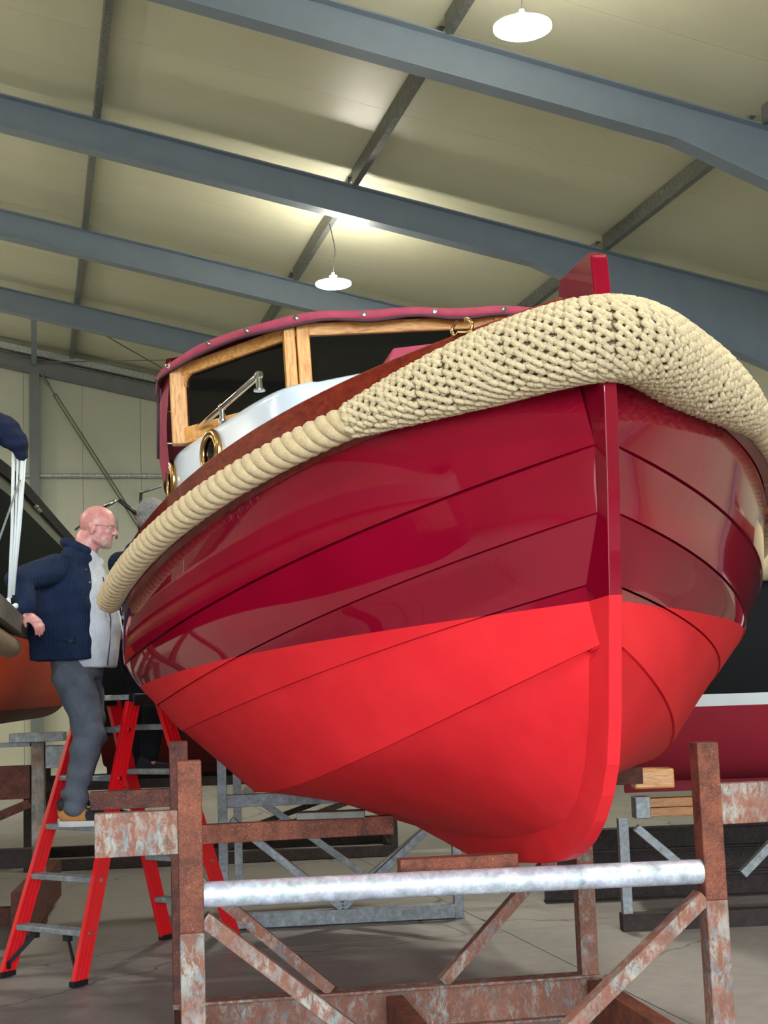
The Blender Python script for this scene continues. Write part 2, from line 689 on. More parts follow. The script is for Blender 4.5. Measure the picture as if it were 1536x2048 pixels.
hl = roof_z(X_LEFT)
hr = roof_z(X_RIGHT)
pan = []
y = Y_FRONT
while y < Y_BACK - .1:
    y2 = min(y + 4, Y_BACK)
    pan.append(((X_LEFT - .05, (y + y2) / 2, hl / 2 + .1), (0.1, y2 - y - .005, hl + .2)))
    y = y2
plain_wall('wall_left', pan)
pan = []
y = Y_FRONT
while y < Y_BACK - .1:
    y2 = min(y + 4, Y_BACK)
    pan.append(((X_RIGHT + .05, (y + y2) / 2, hr / 2 + .1), (0.1, y2 - y - .005 + (.4 if y2 > 28 else 0), hr + .2)))
    y = y2
wr = plain_wall('wall_right', pan)
for k in range(-4, 4):
    y = 12 + 4 * k
    if y < Y_FRONT + .2:
        continue
    mb = MB()
    mb.box((9.2, y, 2.6), (0.014, 0.2, 5.2))
    mb.box((9.58, y, 2.9), (0.014, 0.2, 5.8))
    mb.box((9.39, y, 2.8), (0.37, 0.012, 5.6))
    mb.build('column', M_STEEL, wr)
plain_wall('wall_front', [(((X_LEFT - 6.3) / 2, Y_FRONT, 3.2), (-6.3 - X_LEFT, .1, 6.4)), (((3.9 + X_RIGHT) / 2, Y_FRONT, 3.2), (X_RIGHT - 3.9, .1, 6.4)),
                          (((X_LEFT + X_RIGHT) / 2, Y_FRONT, 8.2), (X_RIGHT - X_LEFT, .1, 3.6))])

# ------------------------------------------------------------------ round LED lamps
M_GLOW = bpy.data.materials.new('lamp_glow')
M_GLOW.use_nodes = True
nt = M_GLOW.node_tree
p = nt.nodes['Principled BSDF']
p.inputs['Emission Color'].default_value = (1.0, 0.94, 0.80, 1)
p.inputs['Emission Strength'].default_value = LAMP_STRENGTH
p.inputs['Base Color'].default_value = (1, 1, 1, 1)
M_LAMPBODY = plain('white_lamp_casing', lin(210, 210, 200), 0.4)
M_CORD = plain('dark_cord', lin(60, 56, 48), 0.6)


def lamp(loc, cord, label, R=0.225):
    t = thing('ceiling_lamp', label, 'lamp', hall(*loc), G, 'round lamps under the roof')
    MB().tube([(0, 0, .0), (0, 0, .035)], [R * .96, R * .5], 32).build('lamp_casing', M_LAMPBODY, t, True, 40)
    mb = MB()
    mb.tube([(0, 0, .035), (0, 0, .10)], 0.05, 16)
    mb.tube([(0, 0, .10), (0, 0, .14)], 0.02, 10)
    mb.build('driver_box', M_LAMPBODY, t, True, 40)
    prof = []
    n = 40
    mb = MB()
    vs, fs = [], []
    rr = [(R * .26, -0.0), (R * .30, -.022), (R * .9, -.026), (R, -.014), (R, .003), (R * .9, .005)]
    for (r_, z_) in rr:
        for k in range(n):
            a = 2 * math.pi * k / n
            vs.append((r_ * math.cos(a), r_ * math.sin(a), z_))
    for i in range(len(rr) - 1):
        for k in range(n):
            fs.append((i * n + k, i * n + (k + 1) % n, (i + 1) * n + (k + 1) % n, (i + 1) * n + k))
    mb.add(vs, fs).build('light_ring', M_GLOW, t, True)
    c = Vector((0, 0, .14))
    pts = [c, c + Vector((.015, .0, cord * .2)), c + Vector((.035, 0, cord * .45)), c + Vector((.0, 0, cord * .8)), c + Vector((-.03, 0, cord))]
    MB().tube(spline(pts, 14), 0.006, 6).build('cord', M_CORD, t)
    return t


lamp((3.69, 17.13, 6.58), 0.64, 'round glowing LED lamp hanging on a dark cord above the red wheelhouse canopy')
lamp((3.69, 9.88, 6.53), 0.68, 'nearest and largest round LED lamp, glowing high above the bow')
ADDED_LAMP_LABELS = {(-4.6, 9.9): 'added LED lamp left of the picture, level with the bow', (-9.5, 9.9): 'added LED lamp far left beyond the ridge, level with the bow',
             (-4.6, 17.1): 'added LED lamp left of the picture, level with the canopy lamp', (-9.5, 17.1): 'added LED lamp far left beyond the ridge, level with the canopy lamp',
             (-4.6, 2.5): 'added LED lamp above and left of the camera', (3.69, 2.5): 'added LED lamp above and right of the camera',
             (-4.6, 24.5): 'added LED lamp left of the picture near the end wall', (-16, 9.9): 'added LED lamp near the left wall towards the gate', (-16, 20): 'added LED lamp near the left wall towards the end wall'}
for lx, ly in ((-4.6, 9.9), (-4.6, 17.1), (-9.5, 9.9), (-9.5, 17.1), (-4.6, 2.5), (3.69, 2.5), (-4.6, 24.5), (-16, 9.9), (-16, 20)):  # lamps out of view, added to brighten the hall
    lamp((lx, ly, 6.55), max(.3, roof_z(lx) - 6.55 - .2), ADDED_LAMP_LABELS[(lx, ly)])

# ================================================================== THE RED BOAT
# boat frame: x = to port (right in the picture), y = aft, z = up; bow up a little on its cradle
A_, PT_, HE_ = 0.2129, 0.0805, 0.024
bd = Vector((-math.sin(A_) * math.cos(PT_), math.cos(A_) * math.cos(PT_), -math.sin(PT_)))
bn0 = Vector((math.cos(A_), math.sin(A_), 0))
bu0 = bn0.cross(bd)
bn = bn0 * math.cos(HE_) + bu0 * math.sin(HE_)
bu = bn.cross(bd)
BM = Matrix((bn, bd, bu)).transposed().to_4x4()
BM.translation = Vector((0.7126, 4.3, 1.5))
WL = 0.2529


def hull_paint():
    m, nt, p = nodes_of('boat_paint')
    tc = N(nt, 'ShaderNodeTexCoord')
    sp = N(nt, 'ShaderNodeSeparateXYZ')
    L(nt, tc.outputs['Object'], sp.inputs[0])
    gt = N(nt, 'ShaderNodeMath', operation='GREATER_THAN')
    gt.inputs[1].default_value = WL
    L(nt, sp.outputs[2], gt.inputs[0])
    top = gt.outputs[0]
    v = tc.outputs['Object']
    n1 = noise(nt, v, 2.2, 4, 0.6)
    maroon = ramp(nt, n1, [(0.3, lin(118, 3, 28)), (0.7, lin(132, 5, 34))])
    red = ramp(nt, noise(nt, v, 3.0, 5, 0.65), [(0.3, lin(208, 34, 42)), (0.7, lin(224, 44, 50))])
    L(nt, mix(nt, top, red, maroon), p.inputs['Base Color'])
    rg = N(nt, 'ShaderNodeMapRange')
    L(nt, top, rg.inputs[0])
    rg.inputs[3].default_value = 0.5
    rg.inputs[4].default_value = 0.09
    L(nt, rg.outputs[0], p.inputs['Roughness'])
    L(nt, top, p.inputs['Coat Weight'])
    p.inputs['Coat Roughness'].default_value = 0.02
    p.inputs['Coat IOR'].default_value = 1.5
    p.inputs['Specular IOR Level'].default_value = 0.12
    bump(nt, p, noise(nt, v, 3.0, 2, 0.5), 0.12, 0.02)
    return m


M_HULL = hull_paint()
M_GLOSSRED = plain('gloss_wine_red', lin(150, 10, 44), 0.12, 0, 1.0, 0.05, 4)
M_WHITE = plain('white_gelcoat', lin(200, 210, 220), 0.25, 0, 0.4, 0.02, 4)


def mahogany():
    m, nt, p = nodes_of('varnished_mahogany')
    v = coords(nt, (9, 0.9, 9))
    f = noise(nt, v, 5, 6, 0.6, 0.5)
    c = ramp(nt, f, [(0.3, lin(84, 24, 14)), (0.5, lin(108, 33, 19)), (0.7, lin(124, 42, 24))])
    L(nt, c, p.inputs['Base Color'])
    p.inputs['Roughness'].default_value = 0.2
    p.inputs['Coat Weight'].default_value = 0.9
    p.inputs['Coat Roughness'].default_value = 0.05
    return m


M_MAHOG = mahogany()


def oak(name, kind=(1.2, 1.2, 14)):
    m, nt, p = nodes_of(name)
    v = coords(nt, kind)
    f = noise(nt, v, 7, 8, 0.7, 0.8)
    c = ramp(nt, f, [(0.28, lin(120, 66, 28)), (0.44, lin(198, 134, 68)), (0.60, lin(222, 168, 100)), (0.74, lin(158, 92, 42))])
    L(nt, c, p.inputs['Base Color'])
    p.inputs['Roughness'].default_value = 0.42
    p.inputs['Coat Weight'].default_value = 0.3
    bump(nt, p, f, 0.2, 0.002)
    return m


M_OAK = oak('weathered_oak', (12, 12, 1.5))
M_OAKH = oak('weathered_oak_rail', (1.5, 12, 12))
M_CANVAS = plain('wine_red_canvas', lin(158, 66, 84), 0.85, 0, 0, 0.12, 14, 0.25, 300, 0.2)
M_PIPING = plain('dark_canvas_piping', lin(60, 28, 38), 0.7)
M_CHROME = plain('polished_steel', lin(215, 214, 208), 0.12, 1.0, 0, 0.02)
M_BRASS = plain('aged_brass', lin(186, 146, 92), 0.22, 1.0, 0, 0.15, 20)
M_DARKIN = plain('unlit_interior_stand_in', lin(22, 20, 20), 0.7)


def glass_mat():
    m, nt, p = nodes_of('smoked_window')
    p.inputs['Base Color'].default_value = lin(50, 48, 46)
    p.inputs['Roughness'].default_value = 0.03
    p.inputs['Transmission Weight'].default_value = 0.85
    p.inputs['IOR'].default_value = 1.45
    return m


M_GLASS = glass_mat()


def rope_mat(name, col, fib=320):
    m, nt, p = nodes_of(name)
    v = coords(nt)
    f1 = noise(nt, v, 26, 5, 0.65)
    f2 = noise(nt, v, fib, 4, 0.7)
    c = ramp(nt, f1, [(0.3, lin(*[k * .84 for k in col])), (0.55, lin(*col)), (0.75, lin(*[min(255, k * 1.1) for k in col]))])
    c = mix(nt, 0.5, c, ramp(nt, f2, [(0.35, lin(*[k * .72 for k in col])), (0.65, lin(*[min(255, k * 1.15) for k in col]))]))
    L(nt, c, p.inputs['Base Color'])
    p.inputs['Roughness'].default_value = 0.85
    p.inputs['Specular IOR Level'].default_value = 0.2
    p.inputs['Sheen Weight'].default_value = 0.15
    bump(nt, p, f2, 0.6, 0.004)
    return m


M_ROPE = rope_mat('hemp_rope', (204, 180, 138))
M_FENDER = rope_mat('knotted_hemp', (208, 188, 148), 260)

CUR = [(1.6123, 0.9134, 0.0101, 1.0134, -0.2597, 0.0397, -0.1127),
       (1.7255, 1.2051, 0.0185, 0.7132, -0.274, 0.052, -0.0189),
       (1.4917, 1.0812, 0.0134, 0.5184, -0.2792, 0.0561, 0.0216),
       (1.5074, 1.237, 0.0237, 0.3398, -0.2329, 0.0471, 0.1345),
       (1.1563, 1.3763, 0.0206, 0.1551, -0.3745, 0.0888, 0.1167)]
LOA = 5.9


def raw(q, s):
    B, c, k, z0, z1, z2, s0 = q
    t = s - s0
    return 0.03 + B * (1 - math.exp(-t / c)) - k * t * t, z0 + z1 * s + z2 * s * s


def curve(i, s):
    """half breadth and height of hull line i at distance s aft of the stem"""
    q = CUR[i]
    if s <= 2.3:
        return raw(q, s)
    b3, z3 = raw(q, 2.3)
    u = s - 2.3
    return b3 * (1 - 0.30 * u * u / (1 + .5 * u * u)), z3 + 0.008 * u + 0.012 * u * u


def rope_line(s):
    return curve(0, s)


def sheer(s):
    b, z = curve(0, s)
    return max(0.03, b - 0.075 - 0.15 * math.exp(-max(s, 0) / 0.15)), z + 0.05


RAB = [(.0, 1.1), (.038, .893), (.10, .6), (.127, .52), (.147, .3), (.187, .105), (.203, -.01), (.245, -.133), (.319, -.255), (.415, -.356),
       (.531, -.411), (.62, -.433), (.8, -.456), (1.19, -.488), (1.45, -.495), (1.9, -.488), (2.4, -.45), (2.9, -.405), (3.7, -.36), (4.6, -.31), (5.9, -.24)]
OUT = [(-.125, 1.10), (-.121, .88), (-.065, .6), (-.01, .387), (.022, .243), (.08, .05), (.13, -.12), (.185, -.25), (.262, -.347), (.36, -.43),
       (.46, -.487), (.57, -.53), (.7, -.556), (.9, -.572), (1.5, -.585), (1.9, -.575), (2.35, -.52), (2.9, -.455), (3.7, -.407), (4.6, -.347), (5.9, -.27)]


def resample(pl, n, power=1.0, start=None):
    P = [Vector((a, b, 0)) for a, b in pl]
    d = [0]
    for a, b in zip(P, P[1:]):
        d.append(d[-1] + (b - a).length)
    out = []
    for i in range(n):
        t = (i / (n - 1)) ** power * d[-1]
        k = 0
        while k < len(P) - 2 and d[k + 1] < t:
            k += 1
        f = (t - d[k]) / max(1e-9, d[k + 1] - d[k])
        q = P[k].lerp(P[k + 1], min(1, f))
        out.append((q.x, q.y))
    return out


NT = 90
POW = 1.7


def stations(s0):
    return [s0 + (LOA - s0) * (i / (NT - 1)) ** POW for i in range(NT)]


ROWS = []                                      # rows of (b, s, z), from the sheer to the keel
ROWS.append([(*(lambda bz: (bz[0], s, bz[1]))(sheer(s)),) for s in stations(0.03)])
for i in range(1, 5):
    s0 = CUR[i][6]
    ROWS.append([(curve(i, s)[0], s, curve(i, s)[1]) for s in stations(s0)])
kr = [(a, b) for a, b in RAB if b < 0.11]
kr = [(.187, .105)] + kr[1:]
kk = resample(kr, NT, POW)
ROWS.append([(0.043, s, z) for s, z in kk])

boat = bpy.data.objects.new('wooden_boat', None)
C.objects.link(boat)
boat.matrix_world = BM
tag(boat, 'large wine-red boat with a bright red bottom and rope-wrapped bow on a rusty cradle', 'boat')


def plank(k, side):
    """strake k between rows k and k+1, its lower edge lapping proud of the next one"""
    nsub = 8
    A, Bb = ROWS[k], ROWS[k + 1]
    Pm = ROWS[k - 1] if k > 0 else None
    Pn = ROWS[k + 2] if k < 4 else None
    vs = []
    for i in range(NT):
        a, b = Vector(A[i]), Vector(Bb[i])
        p0 = Vector(Pm[i]) if Pm else a * 2 - b
        p3 = Vector(Pn[i]) if Pn and k < 3 else b * 2 - a
        grow = min(1.0, (i / 14.0))
        TS = [0, .007 / max(.05, (b - a).length)] + [q_ / (nsub - 1) for q_ in range(1, nsub)]
        for j in range(nsub + 1):
            t = TS[j]
            cat = 0.5 * ((2 * a) + (b - p0) * t + (2 * p0 - 5 * a + 4 * b - p3) * t * t + (3 * a - p0 - 3 * b + p3) * t ** 3)
            ln_ = a.lerp(b, t)
            q = ln_.lerp(cat, 0.85 * grow)
            if k == 4:
                # the garboard hollows a little towards the keel
                q = ln_ + Vector((-0.02, 0, 0.02)) * math.sin(math.pi * t) * grow
            vs.append(q)
    m_ = nsub + 1
    # outward normals for the lap
    out = []
    for i in range(NT):
        i0, i1 = max(0, i - 1), min(NT - 1, i + 1)
        for j in range(m_):
            j0, j1 = max(0, j - 1), min(nsub, j + 1)
            du = vs[i1 * m_ + j] - vs[i0 * m_ + j]
            dv = vs[i * m_ + j1] - vs[i * m_ + j0]
            n_ = du.cross(dv)
            if n_.length < 1e-9:
                n_ = Vector((1, 0, 0))
            n_.normalize()
            if n_.x < 0:
                n_ = -n_
            out.append(n_)
    fin = []
    for i in range(NT):
        fade = min(1.0, i / 10.0)
        for j in range(m_):
            t = j / nsub
            lap = (0.006 * (t ** 2)) * (1 if k < 4 else 0) - (.012 if j == 0 and k > 0 else 0)
            fin.append(vs[i * m_ + j] + out[i * m_ + j] * lap * (0.35 + .65 * fade))
        # the return under the lap
        fin.append(vs[i * m_ + nsub] - out[i * m_ + nsub] * 0.012)
    mm = m_ + 1
    fin = [Vector((side * v.x, v.y, v.z)) for v in fin]
    fs = []
    for i in range(NT - 1):
        for j in range(mm - 1):
            q = (i * mm + j, i * mm + j + 1, (i + 1) * mm + j + 1, (i + 1) * mm + j)
            fs.append(q if side > 0 else tuple(reversed(q)))
    o = MB().add(fin, fs)
    o = o.build('strake', M_HULL, boat, True)
    bm = bmesh.new()
    bm.from_mesh(o.data)
    bm.verts.ensure_lookup_table()
    for e in bm.edges:
        a, b = e.verts[0].index % mm, e.verts[1].index % mm
        if a == b and a in (nsub, 1):
            e.smooth = False
    bm.to_mesh(o.data)
    bm.free()
    return o


for k in range(5):
    for side in (-1, 1):
        plank(k, side)

# stem, forefoot and keel: one timber, narrower at its outer face
n_ = 120
ro, ri = resample(OUT, n_, 1.0), resample(RAB, n_, 1.0)
# match by arc so both lines step together
mb = MB()
vs, fs = [], []
for (so, zo), (si, zi) in zip(ro, ri):
    for (b, s, z) in ((-0.046, si, zi), (-0.021, so, zo), (0.021, so, zo), (0.046, si, zi), (0.04, si + .03, zi + .05), (-0.04, si + .03, zi + .05)):
        vs.append((b, s, z))
for i in range(n_ - 1):
    for j in range(6):
        a, b = i * 6 + j, i * 6 + (j + 1) % 6
        fs.append((a, b, b + 6, a + 6))
fs.append(tuple(range(6)))
fs.append(tuple((n_ - 1) * 6 + j for j in reversed(range(6))))
mb.add(vs, fs)
stem_o = mb.build('stem_and_keel', M_HULL, boat)
bv = stem_o.modifiers.new('round', 'BEVEL')
bv.width = 0.003
bv.segments = 2
bv.limit_method = 'ANGLE'
bv.angle_limit = math.radians(30)

# stem head above the rail
poly = [(-.135, 1.08), (-.142, 1.13), (-.145, 1.285), (-.125, 1.303), (.145, 1.318), (.165, 1.30), (.172, 1.262), (.06, 1.205), (.045, 1.08)]
sh = MB().prism([(a, b) for a, b in poly], (-.028, 0, 0), (0, 1, 0), (0, 0, 1), (1, 0, 0), .056).build('stem_head', M_HULL, boat)
bv = sh.modifiers.new('round', 'BEVEL')
bv.width = 0.007
bv.segments = 3
bv.limit_method = 'ANGLE'

# transom
r_ = [ROWS[k][-1] for k in range(6)]
vs = [Vector((-b, s, z)) for b, s, z in r_] + [Vector((b, s, z)) for b, s, z in reversed(r_)]
MB().add(vs + [v + Vector((0, -.03, 0)) for v in vs], [tuple(range(12)), tuple(reversed(range(12, 24)))]).build('transom', M_HULL, boat)


def ribbon(name, fn, mat, s_list, side, smooth=True):
    """fn(s) -> closed cross-section ring of (b, s, z) points, swept along the side"""
    vs, fs = [], []
    for s in s_list:
        ring = fn(s)
        n = len(ring)
        vs += [Vector((side * q[0], q[1], q[2])) for q in ring]
    for i in range(len(s_list) - 1):
        for j in range(n):
            a, b = i * n + j, i * n + (j + 1) % n
            fs.append((a, b, b + n, a + n))
    fs.append(tuple(range(n)))
    fs.append(tuple((len(s_list) - 1) * n + j for j in reversed(range(n))))
    return MB().add(vs, fs).build(name, mat, boat, smooth, 30)


ss = [0.03 + (LOA - .05) * (i / 79) ** 1.8 for i in range(80)]


def lift(s):
    return .045 * math.exp(-max(0, s) / .12)


def rail_ring(s):
    b, z = sheer(s)
    zb, zt = z - .02, z + .12 + lift(s)
    e = .004
    return [(b + .010, s, zb), (b + .022, s, zt - e), (b + .018, s, zt), (b - .02, s, zt), (b - .024, s, zt - e), (b - .028, s, zb)]


def strake_ring(s):
    b, z = sheer(s)
    zc = z - .05
    return [(b - .02, s, zc + .05), (b + .018, s, zc + .04), (b + .02, s, zc - .035), (b - .02, s, zc - .045)]


for side in (-1, 1):
    ribbon('rail', rail_ring, M_MAHOG, ss, side)
    ribbon('rubbing_strake', strake_ring, M_MAHOG, [s for s in ss if s > .22], side)

# deck
vs, fs = [], []
dk = [0.1 + (LOA - .15) * i / 29 for i in range(30)]
for s in dk:
    b, z = sheer(s)
    for t in (-1, -.5, 0, .5, 1):
        vs.append(((b - .03) * t, s, z - .01 + .04 * (1 - t * t)))
for i in range(29):
    for j in range(4):
        a = i * 5 + j
        fs.append((a, a + 1, a + 6, a + 5))
MB().add(vs, fs).build('deck', M_WHITE, boat, True)

# cabin trunk with its rounded front
TR = [(.56, 0), (.58, .22), (.60, .475), (.70, .635), (.77, .735), (.875, .862), (1.06, .952), (1.375, 1.055), (1.6, 1.13), (1.8, 1.18), (2.12, 1.19), (2.5, 1.13), (2.9, 1.0), (3.2, .88)]
trp = [(v.x, v.y) for v in spline([(a, b, 0) for a, b in TR], 60)]


def trunk_b(s):
    for (a, b), (c, d) in zip(trp, trp[1:]):
        if a <= s <= c:
            return b + (d - b) * (s - a) / max(1e-6, c - a)
    return trp[-1][1]


TZ = 1.18
outl = [(-b, s) for s, b in reversed(trp)] + [(b, s) for s, b in trp[1:]]
no = len(outl)
vs = []
for z, sh_, dz in ((.72, 0, 0), (TZ - .035, 0, 0), (TZ - .012, -.006, 0), (TZ, -.022, 0)):
    for b, s in outl:
        f = 1 + sh_ / max(.3, abs(b)) if abs(b) > .01 else 1
        vs.append((b * f, s - (sh_ if s < .8 else 0), z))
fs = []
for r in range(3):
    for i in range(no - 1):
        a = r * no + i
        fs.append((a, a + 1, a + no + 1, a + no))
fs.append(tuple(3 * no + i for i in range(no)))
trunk = MB().add(vs, fs).build('cabin_trunk', M_WHITE, boat, True, 50)


def porthole(s, z, r, side):
    b = trunk_b(s)
    ds = 0.02
    tb = (trunk_b(s + ds) - trunk_b(s - ds)) / (2 * ds)
    t = Vector((side * tb, 1, 0)).normalized()
    n = Vector((side, -tb * 1.0, 0)).normalized()
    c = Vector((side * b, s, z))
    u = Vector((0, 0, 1))
    pts = [c + (t * math.cos(a) + u * math.sin(a)) * r + n * .008 for a in [2 * math.pi * k / 36 for k in range(36)]]
    ring = MB().tube(pts, .0145, 10, closed=True)
    pts = [c + (t * math.cos(a) + u * math.sin(a)) * (r - .016) + n * .014 for a in [2 * math.pi * k / 36 for k in range(36)]]
    ring.tube(pts, .008, 8, closed=True)
    ring.disc(c + n * .02 - u * (r - .0), n, .013, .03, 10)
    o = ring.build('porthole', M_BRASS, boat, True, 60)
    MB().disc(c + n * .004, n, r - .012, .006, 32).build('pane', M_BLACKGLASS, o)


m, nt, p = nodes_of('dark_pane')
p.inputs['Base Color'].default_value = lin(10, 12, 12)
p.inputs['Roughness'].default_value = 0.05
M_BLACKGLASS = m
for side in (-1, 1):
    porthole(1.40, 1.075, .078, side)
    porthole(1.89, 1.075, .078, side)

# windscreen: five oak-framed panes standing on the trunk
WZ0, WZ1 = 1.185, 1.56


def wtop(v):
    return WZ1 - .034 * max(0, (abs(v.x) - .5) / .65)


W = [(-1.18, 1.88), (-1.148, 1.70), (-.725, 1.245), (.095, 1.185), (.86, 1.245), (1.2, 1.62), (1.22, 1.80)]
W = [Vector((a, b, 0)) for a, b in W]


def oakbar(name, a, b, w, h, up=(0, 0, 1), m=None):
    return MB().bar(a, b, w, h, up, ch=.005).build(name, m or M_OAK, boat)


def wz(v, z):
    return Vector((v.x, v.y, z))


# window frame pieces: head rails, sill rails, posts
segs = [(1, 2), (2, 3), (3, 4), (4, 5)]
for i, j in segs:
    a, b = W[i], W[j]
    d = (b - a).normalized()
    wide = .052
    oakbar('window_head', wz(a, wtop(a) - wide / 2), wz(b, wtop(b) - wide / 2), .035, wide, m=M_OAKH)
    oakbar('window_sill', wz(a, WZ0 + .035), wz(b, WZ0 + .035), .035, .07, m=M_OAKH)
    # corner fillets give the rounded window corners at the outer end
    o = MB().bar(wz(a + d * .012, WZ0 + .05), wz(b - d * .012, WZ0 + .05), .004, .002)
    g0, g1 = a + d * .03, b - d * .03
    nrm = Vector((d.y, -d.x, 0))
    mbp = MB().add([wz(g0, WZ0 + .05), wz(g1, WZ0 + .05), wz(g1, wtop(b) - .045), wz(g0, wtop(a) - .045),
                    wz(g0, WZ0 + .05) - nrm * .004, wz(g1, WZ0 + .05) - nrm * .004, wz(g1, wtop(b) - .045) - nrm * .004, wz(g0, wtop(a) - .045) - nrm * .004],
                   [(0, 1, 2, 3), (7, 6, 5, 4), (0, 4, 5, 1), (1, 5, 6, 2), (2, 6, 7, 3), (3, 7, 4, 0)])
    mbp.build('window_pane', M_GLASS, boat)
for i, w_, off in ((2, .058, .02), (2, .05, -.034), (3, .062, 0), (4, .058, -.02), (4, .05, .034), (1, .075, .015), (5, .075, -.015)):
    v = W[i] + Vector((off, 0, 0))
    if i in (1, 5):
        v = W[i] + Vector((math.copysign(-.016, W[i].x), .004, 0))
    MB().box((v.x, v.y - .004, (WZ0 + wtop(v)) / 2), (w_ * (.9 if i != 3 else 1), .05, wtop(v) - WZ0), None, .006).build('window_post', M_OAK, boat)
# quarter-round blocks in the upper outer corners
for side, i, j in ((-1, 1, 2), (1, 5, 4)):
    a, b = W[i], W[j]
    d = (b - a).normalized()
    nrm = Vector((d.y, -d.x, 0)) * (1 if side < 0 else -1)
    poly = []
    R = .05
    o0 = wz(a, wtop(a) - .048) + d * .026
    poly = [(0, 0)] + [(R - R * math.sin(t), -R + R * math.cos(t)) for t in [k * math.pi / 2 / 6 for k in range(7)]]
    mb = MB().prism(poly, o0 - nrm * .012, d, (0, 0, 1), nrm, .026)
    mb.build('corner_block', M_OAKH, boat)

# dark sheet standing in for the unlit cabin space behind the glass
MB().add([(-1.08, 1.95, WZ0), (1.08, 1.95, WZ0), (1.08, 1.95, 1.55), (-1.08, 1.95, 1.55)], [(0, 1, 2, 3)]).build('cabin_dark_sheet', M_DARKIN, boat)

# canvas canopy: roof and sides
edge = [Vector(v) for v in ((-1.205, 2.05, 0), (-1.205, 1.9, 0), (-1.185, 1.73, 0), (-1.0, 1.46, 0), (-.76, 1.235, 0), (-.35, 1.18, 0), (.095, 1.16, 0), (.45, 1.18, 0), (.86, 1.235, 0), (1.08, 1.46, 0), (1.22, 1.62, 0), (1.25, 1.86, 0), (1.22, 2.3, 0))]
ed = spline(edge, 97)
vs, fs = [], []
ne = len(ed)
def cz(q):
    """the canopy's front lip rises from the outer corners to the middle"""
    return 1.562 - .028 * max(0, (abs(q.x) - .5) / .65) + .012 * math.sin(q.x * 17) * .4 - (.012 * max(0, abs(q.x) - 1.08) / .1 if abs(q.x) > 1.08 else 0)
for q in ed:
    z = cz(q)
    n2 = Vector((q.x, q.y - 2.6, 0)).normalized()
    w_ = .0035 * math.sin(q.x * 23 + q.y * 9)
    vs += [q + Vector((0, 0, z - .022)) + n2 * (.034 + w_), q + Vector((0, 0, z + .006)) + n2 * (.036 + w_), q + Vector((0, 0, z + .020)) + n2 * .026, q * .97 + Vector((0, .06, z + .034)), q * .6 + Vector((0, 1.0, z + .06))]
for i in range(ne - 1):
    for j in range(4):
        a = i * 5 + j
        fs.append((a, a + 5, a + 6, a + 1))
c_o = MB().add(vs, fs).build('canopy', M_CANVAS, boat, True)
mod = c_o.modifiers.new('thick', 'SOLIDIFY')
mod.thickness = .004
# rear part of the roof and the side curtains
vs, fs = [], []
for s in [1.75 + 1.2 * i / 12 for i in range(13)]:
    for t in [k / 12 * 2 - 1 for k in range(13)]:
        vs.append(((trunk_b(max(s, 1.84)) + .02) * t, s, 1.575 + .06 * (1 - t * t) ** .6))
for i in range(12):
    for j in range(12):
        a = i * 13 + j
        fs.append((a, a + 1, a + 14, a + 13))
MB().add(vs, fs).build('canopy_roof', M_CANVAS, boat, True)
for side in (-1, 1):
    vs, fs = [], []
    for i in range(25):
        s = 1.745 + 1.1 * i / 24
        for j in range(9):
            t = j / 8
            bulge = .02 * math.sin(math.pi * t) + .004 * math.sin(7 * t + s * 5)
            x_ = trunk_b(s) + .012 + .015 * t + bulge
            fl_ = .10 * t * t * max(0, 1 - (s - 1.80) / .5)
            vs.append((side * x_, s + fl_, 1.57 - .46 * t))
    for i in range(24):
        for j in range(8):
            a = i * 9 + j
            fs.append((a, a + 1, a + 10, a + 9))
    o = MB().add(vs, fs).build('side_curtain', M_CANVAS, boat, True)
# piping along the lower edge of the lip, down the corner
pp_ = [q + Vector((0, 0, cz(q) - .024 + .004 * math.sin(q.x * 19))) + Vector((q.x, q.y - 2.6, 0)).normalized() * .036 for q in ed if q.y < 1.86]
cx = [pp_[0] + Vector((-.005, .02, -.12)), pp_[0] + Vector((-.012, .05, -.32))]
cx2 = [pp_[-1] + Vector((.005, .02, -.12)), pp_[-1] + Vector((.012, .05, -.32))]
MB().tube(cx[::-1] + pp_ + cx2, .0065, 8).build('piping', M_PIPING, boat, True)
# turn buttons
for q_ in [ed[int(k)] for k in (9, 17, 23.5, 28, 33, 38, 43, 48, 53, 58, 64, 70, 77)]:
    n2 = Vector((q_.x, q_.y - 2.6, 0)).normalized()
    c = q_ + Vector((0, 0, cz(q_) + .002)) + n2 * .036
    MB().disc(c, n2, .011, .008, 14).disc(c + n2 * .01, n2, .006, .016, 10).build('turn_button', M_CHROME, boat, True, 40)
for z in (1.36, 1.22):
    c = Vector((-1.19, 1.80, z))
    MB().disc(c, (-1, -.2, 0), .010, .008, 12).disc(c + Vector((-.014, 0, 0)), (-1, -.2, 0), .005, .02, 8).build('turn_button', M_CHROME, boat, True, 40)

# hatch under a canvas cover on the trunk
poly = [(-.50, 1.18), (-.44, 1.315), (-.30, 1.33), (.0, 1.345), (.30, 1.33), (.44, 1.315), (.50, 1.18)]
o = MB().prism([(a, b) for a, b in poly], (0, .83, 0), (1, 0, 0), (0, 0, 1), (0, 1, 0), .3).build('hatch_cover', M_CANVAS, boat)
bv = o.modifiers.new('round', 'BEVEL')
bv.width = .012
bv.segments = 3
for x_ in (-.44, .44):
    MB().disc((x_ * .93, .822, 1.262), (0, -1, 0), .013, .014, 14).sphere((x_ * .93, .812, 1.262), .010, 10, 6).build('turn_button', M_CHROME, boat, True, 40)

